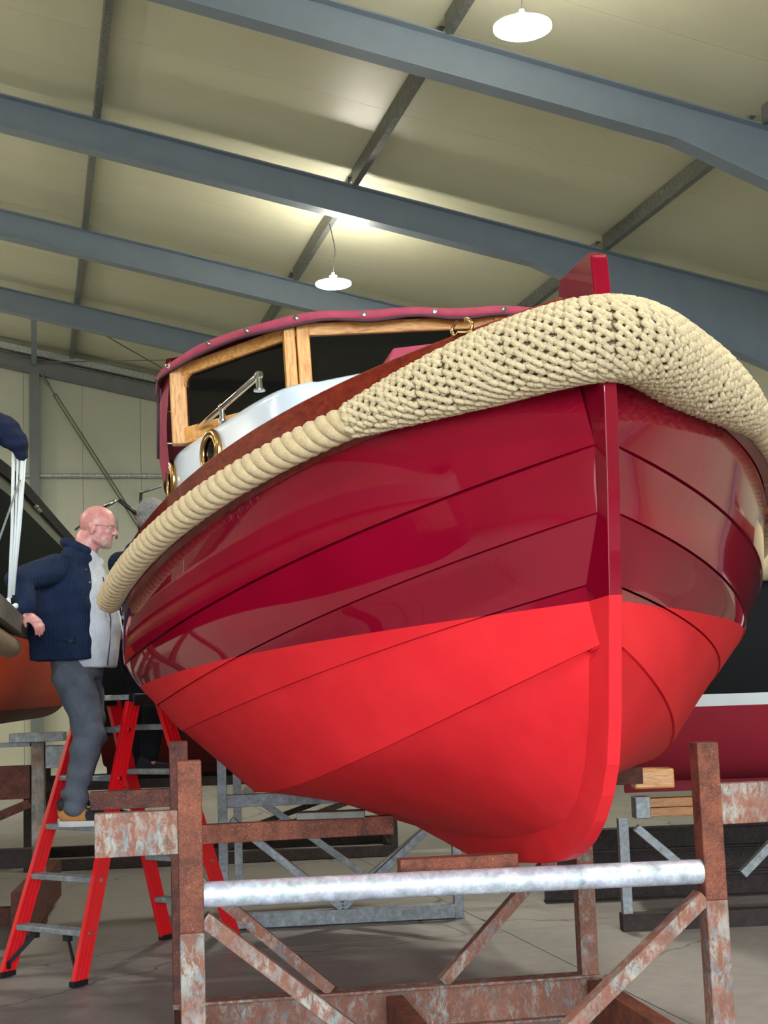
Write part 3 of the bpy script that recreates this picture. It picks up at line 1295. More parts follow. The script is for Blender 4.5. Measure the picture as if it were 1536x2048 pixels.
# hand rails on the trunk
for side in (-1, 1):
    P0, P1 = Vector((side * .93, .90, 1.238)), Vector((side * 1.115, 1.72, 1.238))
    d = (P1 - P0).normalized()
    mb = MB().tube([P0 - d * .012, P0, P0 + d * .3, P1 - d * .3, P1, P1 + d * .02], [.010, .0125, .0125, .0125, .0125, .01], 12)
    for f in (.012, .52, .98):
        q = P0.lerp(P1, f)
        mb.tube([q, q - Vector((0, 0, .058))], [.012, .013], 10)
        mb.disc(q - Vector((0, 0, .056)), (0, 0, 1), .022, .006, 14)
        mb.sphere(q, .017, 10, 8)
    mb.build('hand_rail', M_CHROME, boat, True, 40)

# fairleads on the rail at the bow
for side in (-1, 1):
    b, z = sheer(.19)
    c = Vector((side * (b - .0), .17, z + .11 + lift(.19)))
    pts = [c + Vector((side * .026 * math.cos(a) * 1.0, .03 * math.cos(a), .028 * math.sin(a) + .026)) for a in [math.radians(t) for t in range(110, 431, 20)]]
    mb = MB().tube(pts, .0065, 8)
    mb.box(c + Vector((0, 0, .002)), (.05, .07, .008), None, .002)
    mb.build('fairlead', M_BRASS, boat, True, 50)

# mirrored reflection of script, drawn as dark red strokes on the first plank
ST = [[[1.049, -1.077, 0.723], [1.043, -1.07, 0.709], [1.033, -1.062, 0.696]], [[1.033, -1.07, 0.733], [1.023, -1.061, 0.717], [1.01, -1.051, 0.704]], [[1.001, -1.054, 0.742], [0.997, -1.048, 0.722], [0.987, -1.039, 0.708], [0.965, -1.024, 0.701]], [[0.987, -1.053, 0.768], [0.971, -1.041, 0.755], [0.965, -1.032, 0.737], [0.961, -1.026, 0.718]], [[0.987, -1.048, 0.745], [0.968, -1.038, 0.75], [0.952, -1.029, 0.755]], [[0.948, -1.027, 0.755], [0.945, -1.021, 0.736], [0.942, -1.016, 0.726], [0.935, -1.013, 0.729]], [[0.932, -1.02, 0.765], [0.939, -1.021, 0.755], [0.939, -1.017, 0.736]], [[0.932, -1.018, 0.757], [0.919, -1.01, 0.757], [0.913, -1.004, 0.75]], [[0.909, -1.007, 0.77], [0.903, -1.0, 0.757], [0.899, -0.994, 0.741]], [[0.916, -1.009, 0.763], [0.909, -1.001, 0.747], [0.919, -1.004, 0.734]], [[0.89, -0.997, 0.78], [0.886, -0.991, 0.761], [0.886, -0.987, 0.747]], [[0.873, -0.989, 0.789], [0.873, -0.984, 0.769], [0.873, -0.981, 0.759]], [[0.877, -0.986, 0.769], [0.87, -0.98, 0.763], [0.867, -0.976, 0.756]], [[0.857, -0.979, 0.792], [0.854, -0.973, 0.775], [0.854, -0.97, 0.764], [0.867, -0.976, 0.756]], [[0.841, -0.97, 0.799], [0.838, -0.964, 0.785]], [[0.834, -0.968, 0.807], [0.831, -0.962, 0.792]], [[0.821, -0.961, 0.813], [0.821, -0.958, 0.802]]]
M_REFLECTION = plain('dark_red_reflection', lin(96, 12, 34), 0.25)
bpy.context.view_layer.update()
dg = bpy.context.evaluated_depsgraph_get()
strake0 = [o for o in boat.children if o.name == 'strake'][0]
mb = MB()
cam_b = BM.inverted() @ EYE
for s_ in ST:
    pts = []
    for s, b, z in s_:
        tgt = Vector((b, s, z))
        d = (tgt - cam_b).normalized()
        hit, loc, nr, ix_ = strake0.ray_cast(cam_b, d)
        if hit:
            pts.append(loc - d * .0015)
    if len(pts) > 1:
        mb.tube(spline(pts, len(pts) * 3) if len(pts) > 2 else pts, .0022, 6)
mb.build('reflected_script', M_REFLECTION, boat)

# ------------------------------------------------------------------ rope work on the boat
def rope_path(side):
    """centre line of the rope along one side, boat frame"""
    pts = []
    for s in [0.0 + i * .02 for i in range(0, 16)] + [.32 + i * .05 for i in range(0, 42)]:
        b, z = rope_line(s)
        if b < .12:
            continue
        pts.append(Vector((side * b, s, z)))
    return pts


bow_front = [Vector((0, -.215, 1.0)), ]
pr = rope_path(1)
pr = [p for p in pr if p.y >= .02]


def arc_resample(pts, step):
    out = [pts[0].copy()]
    acc = 0
    for a, b in zip(pts, pts[1:]):
        ln_ = (b - a).length
        d = step - acc
        while d <= ln_:
            out.append(a.lerp(b, d / ln_))
            d += step
        acc = (acc + ln_) % step if ln_ + acc >= step else acc + ln_
    return out


full = [Vector((-p.x, p.y, p.z)) for p in reversed(pr)] + [Vector((-.17, -.085, 1.012)), Vector((-.08, -.165, 1.017)), Vector((0, -.19, 1.018)), Vector((.08, -.165, 1.017)), Vector((.17, -.085, 1.012))] + pr
# smooth the bow part
for it in range(3):
    full = [full[0]] + [(full[i - 1] + full[i] * 2 + full[i + 1]) / 4 for i in range(1, len(full) - 1)] + [full[-1]]
full = arc_resample(spline(full, len(full) * 6), .012)
mid = min(range(len(full)), key=lambda i: abs(full[i].x) + (0 if full[i].y < 0 else 9))


def twisted(name, path, r, pitch, mat, parent, strands=3, tip=None, seg=10, phase=0.0):
    """laid rope: strands wound round the path"""
    mb = MB()
    n = len(path)
    x = None
    fr = []
    for i in range(n):
        t = (path[min(n - 1, i + 1)] - path[max(0, i - 1)]).normalized()
        x = (t.cross(Vector((0, 0, 1))) if x is None else (x - t * x.dot(t))).normalized()
        fr.append((t, x.copy(), t.cross(x)))
    dist = 0
    ds_ = [0]
    for i in range(1, n):
        dist += (path[i] - path[i - 1]).length
        ds_.append(dist)
    for k in range(strands):
        pts, rad = [], []
        for i in range(n):
            a = phase + 2 * math.pi * (ds_[i] / pitch + k / strands)
            rr = r * (tip(ds_[i], dist) if tip else 1)
            pts.append(path[i] + (fr[i][1] * math.cos(a) + fr[i][2] * math.sin(a)) * rr * .52)
            rad.append(rr * .51)
        mb.tube(pts, rad, seg)
    return mb.build(name, mat, parent, True, 70)


rope_obj = bpy.data.objects.new('rope_fender', None)
C.objects.link(rope_obj)
rope_obj.parent = boat


def fender_r(d):
    """radius of the knotted bow pad against distance from the stem"""
    a = abs(d)
    if d < 0:
        return .122 - .010 * (a / .4) ** 2 if a < .4 else max(.052, .112 - .062 * ((a - .4) / .52) ** 1.15)
    return .122 if a < .35 else max(.052, .122 - .070 * ((a - .35) / .62) ** 1.6)


ds_f = [0.0]
for i in range(1, len(full)):
    ds_f.append(ds_f[-1] + (full[i] - full[i - 1]).length)
d0_ = ds_f[mid]
LENS, LENP = .90, .98
iA = min(range(len(full)), key=lambda i: abs(ds_f[i] - d0_ + LENS))
iB = min(range(len(full)), key=lambda i: abs(ds_f[i] - d0_ - LENP))
star = full[:iA + 4][::-1]
star_end = [i for i, p in enumerate(star) if p.y > 2.3]
star = star[:star_end[0]] if star_end else star
port = full[iB - 4:]
tipf = lambda d, tot: min(1.0, ((tot - d) / .10) ** .5 + .35) if tot - d < .10 else 1.0
twisted('laid_rope', star, .058, .15, M_ROPE, rope_obj, tip=tipf)
twisted('laid_rope', port, .058, .15, M_ROPE, rope_obj, tip=tipf)

# the knotted pad: a core and rows of half hitches
core = full[iA:iB + 1]
crad = [fender_r(ds_f[i] - d0_) - .012 for i in range(iA, iB + 1)]
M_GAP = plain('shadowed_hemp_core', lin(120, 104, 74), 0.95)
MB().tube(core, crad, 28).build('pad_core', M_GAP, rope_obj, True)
mb = MB()
x = None
n = len(full)
step = .0275
dpos = -LENS
rowi = 0
rnd = random.Random(3)


def frame_at(d):
    i = min(range(iA, iB + 1), key=lambda i: abs(ds_f[i] - d0_ - d))
    t = (full[min(n - 1, i + 2)] - full[max(0, i - 2)]).normalized()
    x_ = t.cross(Vector((0, 0, 1))).normalized()
    return full[i], t, x_, t.cross(x_)


def lump(mb, pts, r, seg=6):
    k = len(pts)
    rr = [r * (.62 if i in (0, k - 1) else 1) for i in range(k)]
    mb.tube(pts, rr, seg)


while dpos < LENP:
    c, t, x_, y_ = frame_at(dpos)
    R_c = fender_r(dpos)
    nk = max(9, int(round(2 * math.pi * R_c / .033)))
    for k in range(nk):
        a0 = 2 * math.pi * (k + .5 * (rowi % 2)) / nk + dpos * 1.1
        j1, j2 = rnd.uniform(-.005, .005), rnd.uniform(-.12, .12)
        da = 2 * math.pi / nk
        def P(a, u, h):
            return c + t * (u + j1) + (x_ * math.cos(a0 + a + j2 * da) + y_ * math.sin(a0 + a + j2 * da)) * (R_c + h)
        # a hitch: a loop leaning one way crossed by its neighbour
        lump(mb, [P(-.55 * da, -.016, -.008), P(-.25 * da, -.006, .003), P(.15 * da, .008, .004), P(.42 * da, .019, -.006)], .0106)
        lump(mb, [P(.60 * da, -.013, -.008), P(.34 * da, -.002, .001), P(.05 * da, .012, .0), P(-.2 * da, .020, -.008)], .0096)
    c2, t2, _a, _b = frame_at(dpos + .02)
    kap = t.angle(t2, 0) / .02
    dpos += step * (1.0 if R_c > .08 else .85) / (1 + .8 * kap * R_c)
    rowi += 1
pad = mb.build('knotted_pad', M_FENDER, rope_obj, True)
pad['kind'] = 'stuff'

# ================================================================== THE RUSTY CRADLE
M_RUST = rust('bare_rust')
M_RUSTP = rust('rust_with_paint', True, 0.505)
M_RUSTP2 = rust('rust_with_little_paint', True, 0.53)
M_RUSTD = rust('brown_rust', None, base=(112, 66, 52))
M_GALV = galv('galvanised_tube', (176, 190, 210), True, 0.5)
M_GALV2 = galv('dull_galvanised', (128, 138, 142), False, 0.5)

CA = 0.170
CR = Matrix.Rotation(CA, 4, 'Z')
c_org = Vector((-0.68, 4.80, 0))
cradle = thing('boat_cradle', 'rusty steel cradle with flaking teal paint and a silvery cross tube, under the red boat', 'cradle', c_org, CA)
CWD, CLN = 1.81, 1.52
pw = .080


def cpart(name, mb, mat, **k):
    return mb.build(name, mat, cradle, **k)


# posts: bare rust head, painted foot
for x, ztop, lean in ((0, 1.275, 0.0), (CWD, 1.262, .0)):
    cpart('post', MB().box((x, 0, (ztop + .72) / 2), (pw, pw, ztop - .72), None, .005), M_RUST)
    cpart('post', MB().box((x, 0, .365), (pw, pw, .71), None, .005), M_RUSTP)
for x, ztop in ((0.0, 1.29), (CWD, 1.29)):
    cpart('post', MB().box((x, CLN, ztop / 2 + .09), (pw, pw, ztop - .18), None, .005), M_RUSTD if x == 0 else M_RUSTP2)
# cross tube, arms, bars
cpart('cross_tube', MB().tube([(pw / 2, 0, .835), (.8, 0, .828), (CWD - pw / 2, 0, .815)], .0425, 24), M_GALV, smooth=True, angle=40)
cpart('arm', MB().box((-pw / 2 - .135, 0, 1.045), (.27, .06, .142), None, .004), M_RUSTP)
cpart('arm', MB().box((CWD + pw / 2 + .16, 0, 1.045), (.32, .06, .140), None, .004), M_RUSTP)
cpart('arm', MB().box((-pw / 2 - .16, CLN, 1.05), (.36, .06, .078), None, .004), M_RUSTD)
cpart('arm', MB().box((CWD + pw / 2 + .13, CLN, 1.05), (.26, .06, .078), None, .004), M_RUSTD)
cpart('cross_bar', MB().box((.49, CLN, .885), (.90, .06, .082), None, .004), M_RUST)
# bottom frame
cpart('base_beam', MB().box((CWD / 2, CLN, .0925), (CWD + .08, .012, .165)).box((CWD / 2, CLN, .179), (CWD + .08, .10, .010)).box((CWD / 2, CLN, .006), (CWD + .08, .10, .010)), M_RUSTP2)
for x in (0, CWD):
    cpart('base_beam', MB().box((x, CLN / 2 - .35, .095), (.08, CLN + .5, .16), None, .003), M_RUST if x else M_RUSTD)
cpart('base_beam', MB().box((.90, CLN / 2 - .32, .10), (.075, CLN + .38, .15), None, .003), M_RUST)
# braces
cpart('brace', MB().bar((pw / 2, -.002, .76), (.86, -.002, -.0 + .09), .05, .066, up=(0, 1, 0)), M_RUSTP)
cpart('brace', MB().bar((CWD - pw / 2, -.002, .73), (.98, -.002, .09), .05, .066, up=(0, 1, 0)), M_RUSTP)
cpart('brace', MB().bar((pw / 2, CLN, .72), (.64, CLN, .19), .05, .06, up=(0, 1, 0)), M_RUSTP2)
cpart('brace', MB().bar((CWD - pw / 2, CLN, .80), (1.14, CLN, .19), .05, .06, up=(0, 1, 0)), M_RUSTP2)
# bearer under the keel
kb = MB().box((.93, .13, .872), (.42, .07, .055), None, .003)
tag(kb.build('keel_bearer', M_RUST), 'short rusty bar wedged between the keel and the silvery tube', 'support')
bpy.data.objects['keel_bearer'].matrix_world = Matrix.Translation(c_org) @ CR

# ================================================================== THE RED DOUBLE LADDER
M_LRED = plain('ladder_red', lin(222, 18, 30), 0.35, 0, 0.2, 0.07, 5, 0.15, 150)
M_STEP = galv('ladder_aluminium', (130, 142, 152), False, 0.4)
M_BLACK = plain('black_plastic', lin(18, 18, 20), 0.5)
lw = Vector((.816, -.578, 0))
la = math.atan2(lw.y, lw.x)
ladder = thing('step_ladder', 'red double-sided step ladder with grey treads beside the red boat', 'ladder', (-1.551, 8.298, 0), la)
HB, HT, DB, DT, LH = .285, .195, .62, .10, 1.50


def lpos(sx, sy, z):
    f = z / LH
    return Vector((sx * (HB + (HT - HB) * f), sy * (DB + (DT - DB) * f), z))


for sy in (-1, 1):
    for sx in (-1, 1):
        a, b = lpos(sx, sy, 0.012), lpos(sx, sy, LH - .05)
        d = (b - a).normalized()
        xo = d.cross(Vector((0, 1, 0))).normalized()
        mb = MB()
        mb.bar(a, b, .026, .092, up=(0, 1, 0), ch=.003)
        for off in (-.04, -.012, .012, .04):
            nx = d.cross(Vector((0, 1, 0))).normalized()
            for sd in (-1, 1):
                q = Vector((sd * .0135, 0, 0)) + (Vector((0, 1, 0)) - d * d.y).normalized() * off
                mb.bar(a + q, b + q, .004, .007, up=(0, 1, 0))
        mb.build('rail', M_LRED, ladder)
        MB().box(a + Vector((0, 0, .006)), (.036, .105, .03), None, .004).build('foot', M_BLACK, ladder)
    for k in range(1, 6):
        z = .262 * k - .005
        p0, p1 = lpos(-1, sy, z), lpos(1, sy, z)
        t = MB().box((p0 + p1) / 2, (p1.x - p0.x - .026, .085, .028), None, .004)
        for q in (-.03, -.01, .01, .03):
            t.box((p0 + p1) / 2 + Vector((0, q, .0155)), (p1.x - p0.x - .03, .006, .003))
        t.build('tread', M_STEP, ladder)
        for p_, s_ in ((p0, -1), (p1, 1)):
            MB().disc(p_ + Vector((s_ * .016, 0, 0)), (1, 0, 0), .011, .008, 12).build('rivet', M_CHROME, ladder, True, 40)
    # folding struts under the lowest tread
    if sy < 0:
        for s_ in (-1, 1):
            a = lpos(0, sy, .235)
            MB().box((s_ * .13, a.y - .012, .225), (.045, .03, .03)).bar((s_ * .13, a.y - .01, .225), (s_ * (HB - .02), lpos(0, sy, .07).y - .02, .075), .012, .022).box((s_ * (HB - .02), lpos(0, sy, .06).y - .02, .065), (.02, .02, .04)).build('strut', M_BLACK, ladder)
MB().box((0, 0, LH - .015), (2 * HT - .03, .20, .03), None, .004).build('platform', M_TUBE, ladder)
for s_ in (-1, 1):
    MB().box((s_ * HT, 0, LH - .03), (.05, .25, .07), None, .01).build('hinge_cap', M_BLACK, ladder)


# ================================================================== PEOPLE
def organic(name, prims, voxel, mat, parent, smooth_it=6, disp=None):
    """one continuous skin over tapered limbs and rounded masses"""
    mb = MB()
    for pr_ in prims:
        if pr_[0] == 'c':                     # ('c', p0, r0, p1, r1[, yscale])
            p0, r0, p1, r1 = Vector(pr_[1]), pr_[2], Vector(pr_[3]), pr_[4]
            d = (p1 - p0)
            ln_ = d.length
            d.normalize()
            pts, rad = [], []
            for k in range(5):
                t = math.pi / 2 * (1 - k / 4)
                pts.append(p0 - d * r0 * math.sin(t)); rad.append(max(.0008, r0 * math.cos(t)))
            for k in range(1, 5):
                t = math.pi / 2 * k / 4
                pts.append(p1 + d * r1 * math.sin(t)); rad.append(max(.0008, r1 * math.cos(t)))
            n0 = len(mb.v)
            mb.tube(pts, rad, 16)
        elif pr_[0] == 'l':                   # ('l', [(cx, cy, z, rx, ry, power), ...]) rings from bottom to top
            vs_, fs_ = [], []
            ns = 32
            for (cx_, cy_, z_, rx_, ry_, pw_) in pr_[1]:
                for k in range(ns):
                    a_ = 2 * math.pi * k / ns
                    ca_, sa_ = math.cos(a_), math.sin(a_)
                    vs_.append((cx_ + rx_ * math.copysign(abs(ca_) ** pw_, ca_), cy_ + ry_ * math.copysign(abs(sa_) ** pw_, sa_), z_))
            m_ = len(pr_[1])
            for i in range(m_ - 1):
                for k in range(ns):
                    fs_.append((i * ns + k, i * ns + (k + 1) % ns, (i + 1) * ns + (k + 1) % ns, (i + 1) * ns + k))
            fs_ += [tuple(reversed(range(ns))), tuple((m_ - 1) * ns + k for k in range(ns))]
            mb.add(vs_, fs_)
        else:                                 # ('e', centre, radii[, rotation matrix])
            n0 = len(mb.v)
            mb.sphere((0, 0, 0), pr_[2], 20, 14)
            R3 = pr_[3] if len(pr_) > 3 else Matrix.Identity(3)
            for k in range(n0, len(mb.v)):
                mb.v[k] = R3 @ mb.v[k] + Vector(pr_[1])
    tmp = mb.build(name, None)
    md = tmp.modifiers.new('r', 'REMESH')
    md.mode = 'VOXEL'
    md.voxel_size = voxel
    sm = tmp.modifiers.new('s', 'SMOOTH')
    sm.iterations = smooth_it
    sm.factor = 0.5
    dg_ = bpy.context.evaluated_depsgraph_get()
    me = bpy.data.meshes.new_from_object(tmp.evaluated_get(dg_))
    bpy.data.objects.remove(tmp)
    me.name = name
    if disp:
        co = np.empty(len(me.vertices) * 3)
        no_ = np.empty(len(me.vertices) * 3)
        me.vertices.foreach_get('co', co)
        me.vertices.foreach_get('normal', no_)
        co = co.reshape(-1, 3); no_ = no_.reshape(-1, 3)
        co = co + no_ * disp(co)[:, None]
        me.vertices.foreach_set('co', co.ravel())
    me.update()
    return link(name, me, mat, parent, True)


def Ry(a):
    return Matrix.Rotation(math.radians(a), 3, 'Y')


def skin_mat():
    m, nt, p = nodes_of('skin')
    v = coords(nt)
    f = noise(nt, v, 22, 5, 0.65)
    c = ramp(nt, f, [(0.3, lin(200, 124, 118)), (0.55, lin(218, 154, 148)), (0.75, lin(230, 176, 168))])
    L(nt, c, p.inputs['Base Color'])
    p.inputs['Roughness'].default_value = 0.42
    p.inputs['Subsurface Weight'].default_value = 0.15
    p.inputs['Subsurface Radius'].default_value = (.02, .008, .005)
    p.inputs['Subsurface Scale'].default_value = 0.3
    return m


def cloth(name, col, wscale=90, stretch=(1, 1, 1), bmp=0.4, var=0.15, dist=.006, rough=.85):
    m, nt, p = nodes_of(name)
    v = coords(nt, stretch)
    f = noise(nt, v, wscale, 4, 0.6)
    big = noise(nt, coords(nt), 7, 5, 0.6)
    c = ramp(nt, big, [(0.3, tuple(k * (1 - var) for k in col[:3])), (0.7, tuple(min(1, k * (1 + var)) for k in col[:3]))])
    c = mix(nt, 0.25, c, ramp(nt, f, [(0.3, tuple(k * .5 for k in col[:3])), (0.7, tuple(min(1, k * 1.5) for k in col[:3]))]))
    L(nt, c, p.inputs['Base Color'])
    p.inputs['Roughness'].default_value = rough
    p.inputs['Specular IOR Level'].default_value = 0.25
    b = bump(nt, p, f, bmp, dist)
    bump(nt, p, big, 0.5, 0.03, b)
    return m


M_SKIN = skin_mat()
M_JACKET = cloth('quilted_navy', lin(26, 42, 70), 60, (2.4, 2.4, .7), 0.8, 0.2, .008)
nt = M_JACKET.node_tree
p = nt.nodes['Principled BSDF']
w_ = N(nt, 'ShaderNodeTexWave', wave_type='BANDS', bands_direction='X')
w_.inputs['Scale'].default_value = 26
w_.inputs['Distortion'].default_value = 2.5
w_.inputs['Detail Scale'].default_value = 1.5
L(nt, coords(nt), w_.inputs['Vector'])
bump(nt, p, w_.outputs['Fac'], .55, .006, p.inputs['Normal'].links[0].from_socket)
M_HOODIE = cloth('pale_grey_fleece', lin(196, 200, 206), 120, bmp=.3)
M_JEANS = cloth('washed_grey_jeans', lin(96, 102, 112), 140, (1, 1, 3), .4, .42)
M_SHOE = plain('tan_suede', lin(190, 128, 66), .8, 0, 0, .12, 30, .3, 200)
M_SHOEDARK = plain('navy_suede', lin(34, 38, 46), .8)
M_SOLE = plain('white_sole', lin(206, 204, 200), .6)
M_STUBBLE = plain('grey_stubble', lin(178, 150, 138), .7, var=.2, nscale=120)
M_GREYHAIR = plain('grey_hair', lin(120, 118, 116), .6, var=.4, nscale=90, bmp=.8, bscale=160)


def folds(amp, fx, fz, seed=0.0):
    def f(co):
        x, y, z = co[:, 0], co[:, 1], co[:, 2]
        return amp * (np.sin(fz * z + 5 * np.sin(fx * y + seed) + 3 * x * fx) * .6 + np.sin(fz * 1.9 * z - 9 * x + seed) * .4)
    return f


def head_prims(c, tilt=0):
    """a head looking along +x; c = centre of the skull"""
    R = Ry(tilt)
    q = lambda x, y, z: tuple(Vector(c) + R @ Vector((x, y, z)))
    rot = lambda a: R @ Ry(a)
    return [
        ('e', q(-.005, 0, .028), (.104, .076, .092), R),           # skull
        ('e', q(.012, 0, -.005), (.088, .070, .085), R),
        ('e', q(.052, 0, .020), (.046, .062, .052), R),            # forehead
        ('e', q(.052, 0, -.055), (.040, .050, .052), R),           # mid face
        ('e', q(.048, 0, -.095), (.040, .040, .026), R),           # jaw
        ('e', q(.078, 0, -.104), (.017, .022, .016), R),           # chin
        ('c', q(.012, .050, -.075), .020, q(.062, .026, -.100), .016),
        ('c', q(.012, -.050, -.075), .020, q(.062, -.026, -.100), .016),
        ('c', q(.094, 0, .008), .0085, q(.112, 0, -.030), .0125),  # nose
        ('e', q(.104, .012, -.034), (.010, .007, .007), R), ('e', q(.104, -.012, -.034), (.010, .007, .007), R),
        ('e', q(.089, 0, .018), (.014, .046, .009), R),            # brow
        ('e', q(.072, .036, -.024), (.018, .016, .016), R), ('e', q(.072, -.036, -.024), (.018, .016, .016), R),   # cheeks
        ('c', q(.088, .018, -.0605), .0068, q(.088, -.018, -.0605), .0068),     # upper lip
        ('c', q(.086, .016, -.0745), .0075, q(.086, -.016, -.0745), .0075),   # lower lip
        ('e', q(-.008, .077, -.018), (.020, .008, .034), rot(12)), ('e', q(-.008, -.077, -.018), (.020, .008, .034), rot(12)),
        ('e', q(-.006, .079, -.044), (.010, .006, .012), R), ('e', q(-.006, -.079, -.044), (.010, .006, .012), R),
    ], q, R


def hand_prims(wrist, along, palm_n, s=1.0, curl=.5, side=1):
    """palm and five fingers; along = towards the fingertips, palm_n = out of the back of the hand"""
    w = Vector(wrist)
    a = Vector(along).normalized()
    n = (Vector(palm_n) - a * a.dot(Vector(palm_n))).normalized()
    t = a.cross(n) * side
    P = [('c', w, .024 * s, w + a * .03, .022 * s)]
    for k in (-1.5, -.5, .5, 1.5):
        P.append(('c', w + a * .02 + t * k * .013, .0155 * s, w + a * .085 + t * k * .019, .0125 * s))
    for k, ln_ in zip((-1.5, -.5, .5, 1.5), (.068, .080, .074, .058)):
        b0 = w + a * .085 + t * k * .0195
        c1 = .5 * curl
        d1 = (a * math.cos(c1) - n * math.sin(c1) + t * k * .05).normalized()
        b1 = b0 + d1 * ln_ * .5
        c2 = 1.3 * curl
        d2 = (a * math.cos(c2) - n * math.sin(c2)).normalized()
        b2 = b1 + d2 * ln_ * .3
        c3 = 1.9 * curl
        d3 = (a * math.cos(c3) - n * math.sin(c3)).normalized()
        b3 = b2 + d3 * ln_ * .26
        P += [('c', b0, .0092 * s, b1, .0086 * s), ('c', b1, .0086 * s, b2, .0078 * s), ('c', b2, .0078 * s, b3, .0068 * s)]
    th0 = w + a * .025 - t * .022
    th1 = th0 + (a * .7 - t * .75 - n * .3).normalized() * .045
    th2 = th1 + (a * .95 - t * .3 - n * .3).normalized() * .032
    P += [('c', th0, .015 * s, th1, .0115 * s), ('c', th1, .0115 * s, th2, .0085 * s)]
    return P


def glasses(parent, q, R):
    mb = MB()
    for s_ in (-1, 1):
        pts = [Vector(q(.104 + .004 * math.cos(a), s_ * (.031 + .021 * math.cos(a)), .0 + .015 * math.sin(a))) for a in [2 * math.pi * k / 20 for k in range(20)]]
        mb.tube(pts, .0012, 6, closed=True)
        mb.tube([q(.103, s_ * .052, .004), q(.05, s_ * .076, .006), q(-.010, s_ * .080, .002), q(-.026, s_ * .076, -.016)], .0015, 6)
    mb.tube([q(.107, -.01, .003), q(.110, 0, .006), q(.107, .01, .003)], .0012, 6)
    mb.build('spectacles', M_PURLIN, parent, True)


def eyes(parent, q):
    for s_ in (-1, 1):
        MB().sphere(q(.080, s_ * .031, .000), .0115, 12, 8).build('eye', M_EYE, parent, True)


M_EYE = plain('eye_white', lin(200, 190, 184), .25)


def shoe(parent, heel, yaw, ln_=.30, name='shoe', dark=True):
    """trainer: sole, upper, laces"""
    h = Vector(heel)
    R = Matrix.Rotation(yaw, 3, 'Z')
    q = lambda x, y, z: h + R @ Vector((x, y, z))
    e = bpy.data.objects.new(name, None)
    C.objects.link(e)
    e.parent = parent
    outline = []
    for k in range(28):
        a = 2 * math.pi * k / 28
        u = (1 - math.cos(a)) / 2
        wdt = .036 + .016 * math.sin(math.pi * min(1, u * 1.05)) - .006 * (abs(u - .4) < .15)
        outline.append((u * ln_, math.copysign(abs(math.sin(a)) ** .55, math.sin(a)) * wdt))
    vs, fs = [], []
    levels = ((0, .97), (.004, 1.0), (.026, 1.0), (.030, .96))
    for z, sc in levels:
        for u, w_ in outline:
            toe = .012 * max(0, (u / ln_ - .8) / .2) ** 2
            vs.append(q(ln_ / 2 + (u - ln_ / 2) * sc, w_ * sc, z + toe))
    n = 28
    for i in range(3):
        for k in range(n):
            fs.append((i * n + k, i * n + (k + 1) % n, (i + 1) * n + (k + 1) % n, (i + 1) * n + k))
    fs += [tuple(reversed(range(n))), tuple(3 * n + k for k in range(n))]
    MB().add(vs, fs).build('sole', M_SOLE, e, True, 40)
    pr1 = [('e', q(.055, 0, .062), (.056, .036, .045), R), ('c', q(.05, 0, .055), .037, q(.15, 0, .045), .036), ('e', q(.065, 0, .09), (.05, .038, .03), R), ('c', q(.10, 0, .085), .030, q(.17, 0, .055), .030)]
    organic('shoe_upper', pr1, .006, M_SHOE, e, 3)
    organic('toe_cap', [('e', q(.225, 0, .046), (.066, .044, .030), R), ('c', q(.17, 0, .05), .036, q(.23, 0, .043), .033)], .006, M_SHOEDARK, e, 3)
    organic('collar', [('c', q(.03, 0, .108), .034, q(.09, 0, .112), .034)], .006, M_SHOEDARK, e, 2)
    mb = MB()
    for k in range(5):
        x_ = .12 + .02 * k
        mb.tube([q(x_, -.028, .094 - .01 * k), q(x_ + .006, 0, .112 - .012 * k), q(x_, .028, .094 - .01 * k)], .0035, 6)
    mb.build('lace', M_SHOEDARK, e, True)
    return e


# ---- the bald man on the near side of the ladder
man = thing('person', 'bald man with glasses in navy quilted jacket and grey jeans on the ladder', 'person', (-1.752, 8.01, .795), math.radians(-4))
hp, hq, hR = head_prims((.125, 0, 1.655), 8)
WR = Vector((-.150, -.43, 1.165))
EL = Vector((-.200, -.39, 1.335))
body = hp + [
    ('c', (.02, 0, 1.47), .072, (.095, 0, 1.60), .064),
    ('e', (.05, 0, 1.57), (.055, .056, .08)),
    ('c', (-.04, -.09, 1.37), .085, (-.04, .09, 1.37), .085),
    ('c', (-.02, 0, 1.36), .11, (.01, 0, .97), .10),
    ('c', (.01, -.085, .86), .082, (.085, -.10, .50), .066), ('c', (.085, -.10, .50), .06, (.0, -.09, .10), .042),
    ('c', (.01, .085, .86), .082, (.05, .10, .48), .066), ('c', (.05, .10, .48), .06, (-.05, .09, .10), .042),
    ('c', (-.06, -.18, 1.39), .052, EL, .045), ('c', EL, .045, WR, .030),
    ('c', (-.03, .20, 1.40), .06, (.02, .24, 1.12), .046), ('c', (.02, .24, 1.12), .042, (.20, .22, 1.05), .030),
]
body += hand_prims(WR + Vector((0, 0, -.008)), (.62, -.25, -.50), (.3, -.3, .9), 1.05, .55, -1)
body += hand_prims((.21, .22, 1.05), (1, 0, .1), (0, 0, 1), 1.0, .5, 1)
organic('body', body, .0062, M_SKIN, man, 3)
eyes(man, hq)
glasses(man, hq, hR)
organic('stubble', [('e', hq(.060, 0, -.085), (.036, .046, .030), hR), ('e', hq(.074, 0, -.102), (.0225, .026, .019), hR), ('c', hq(.015, -.047, -.070), .0205, hq(.06, -.028, -.097), .018), ('c', hq(.015, .047, -.070), .0205, hq(.06, .028, -.097), .018)], .006, M_STUBBLE, man, 2)
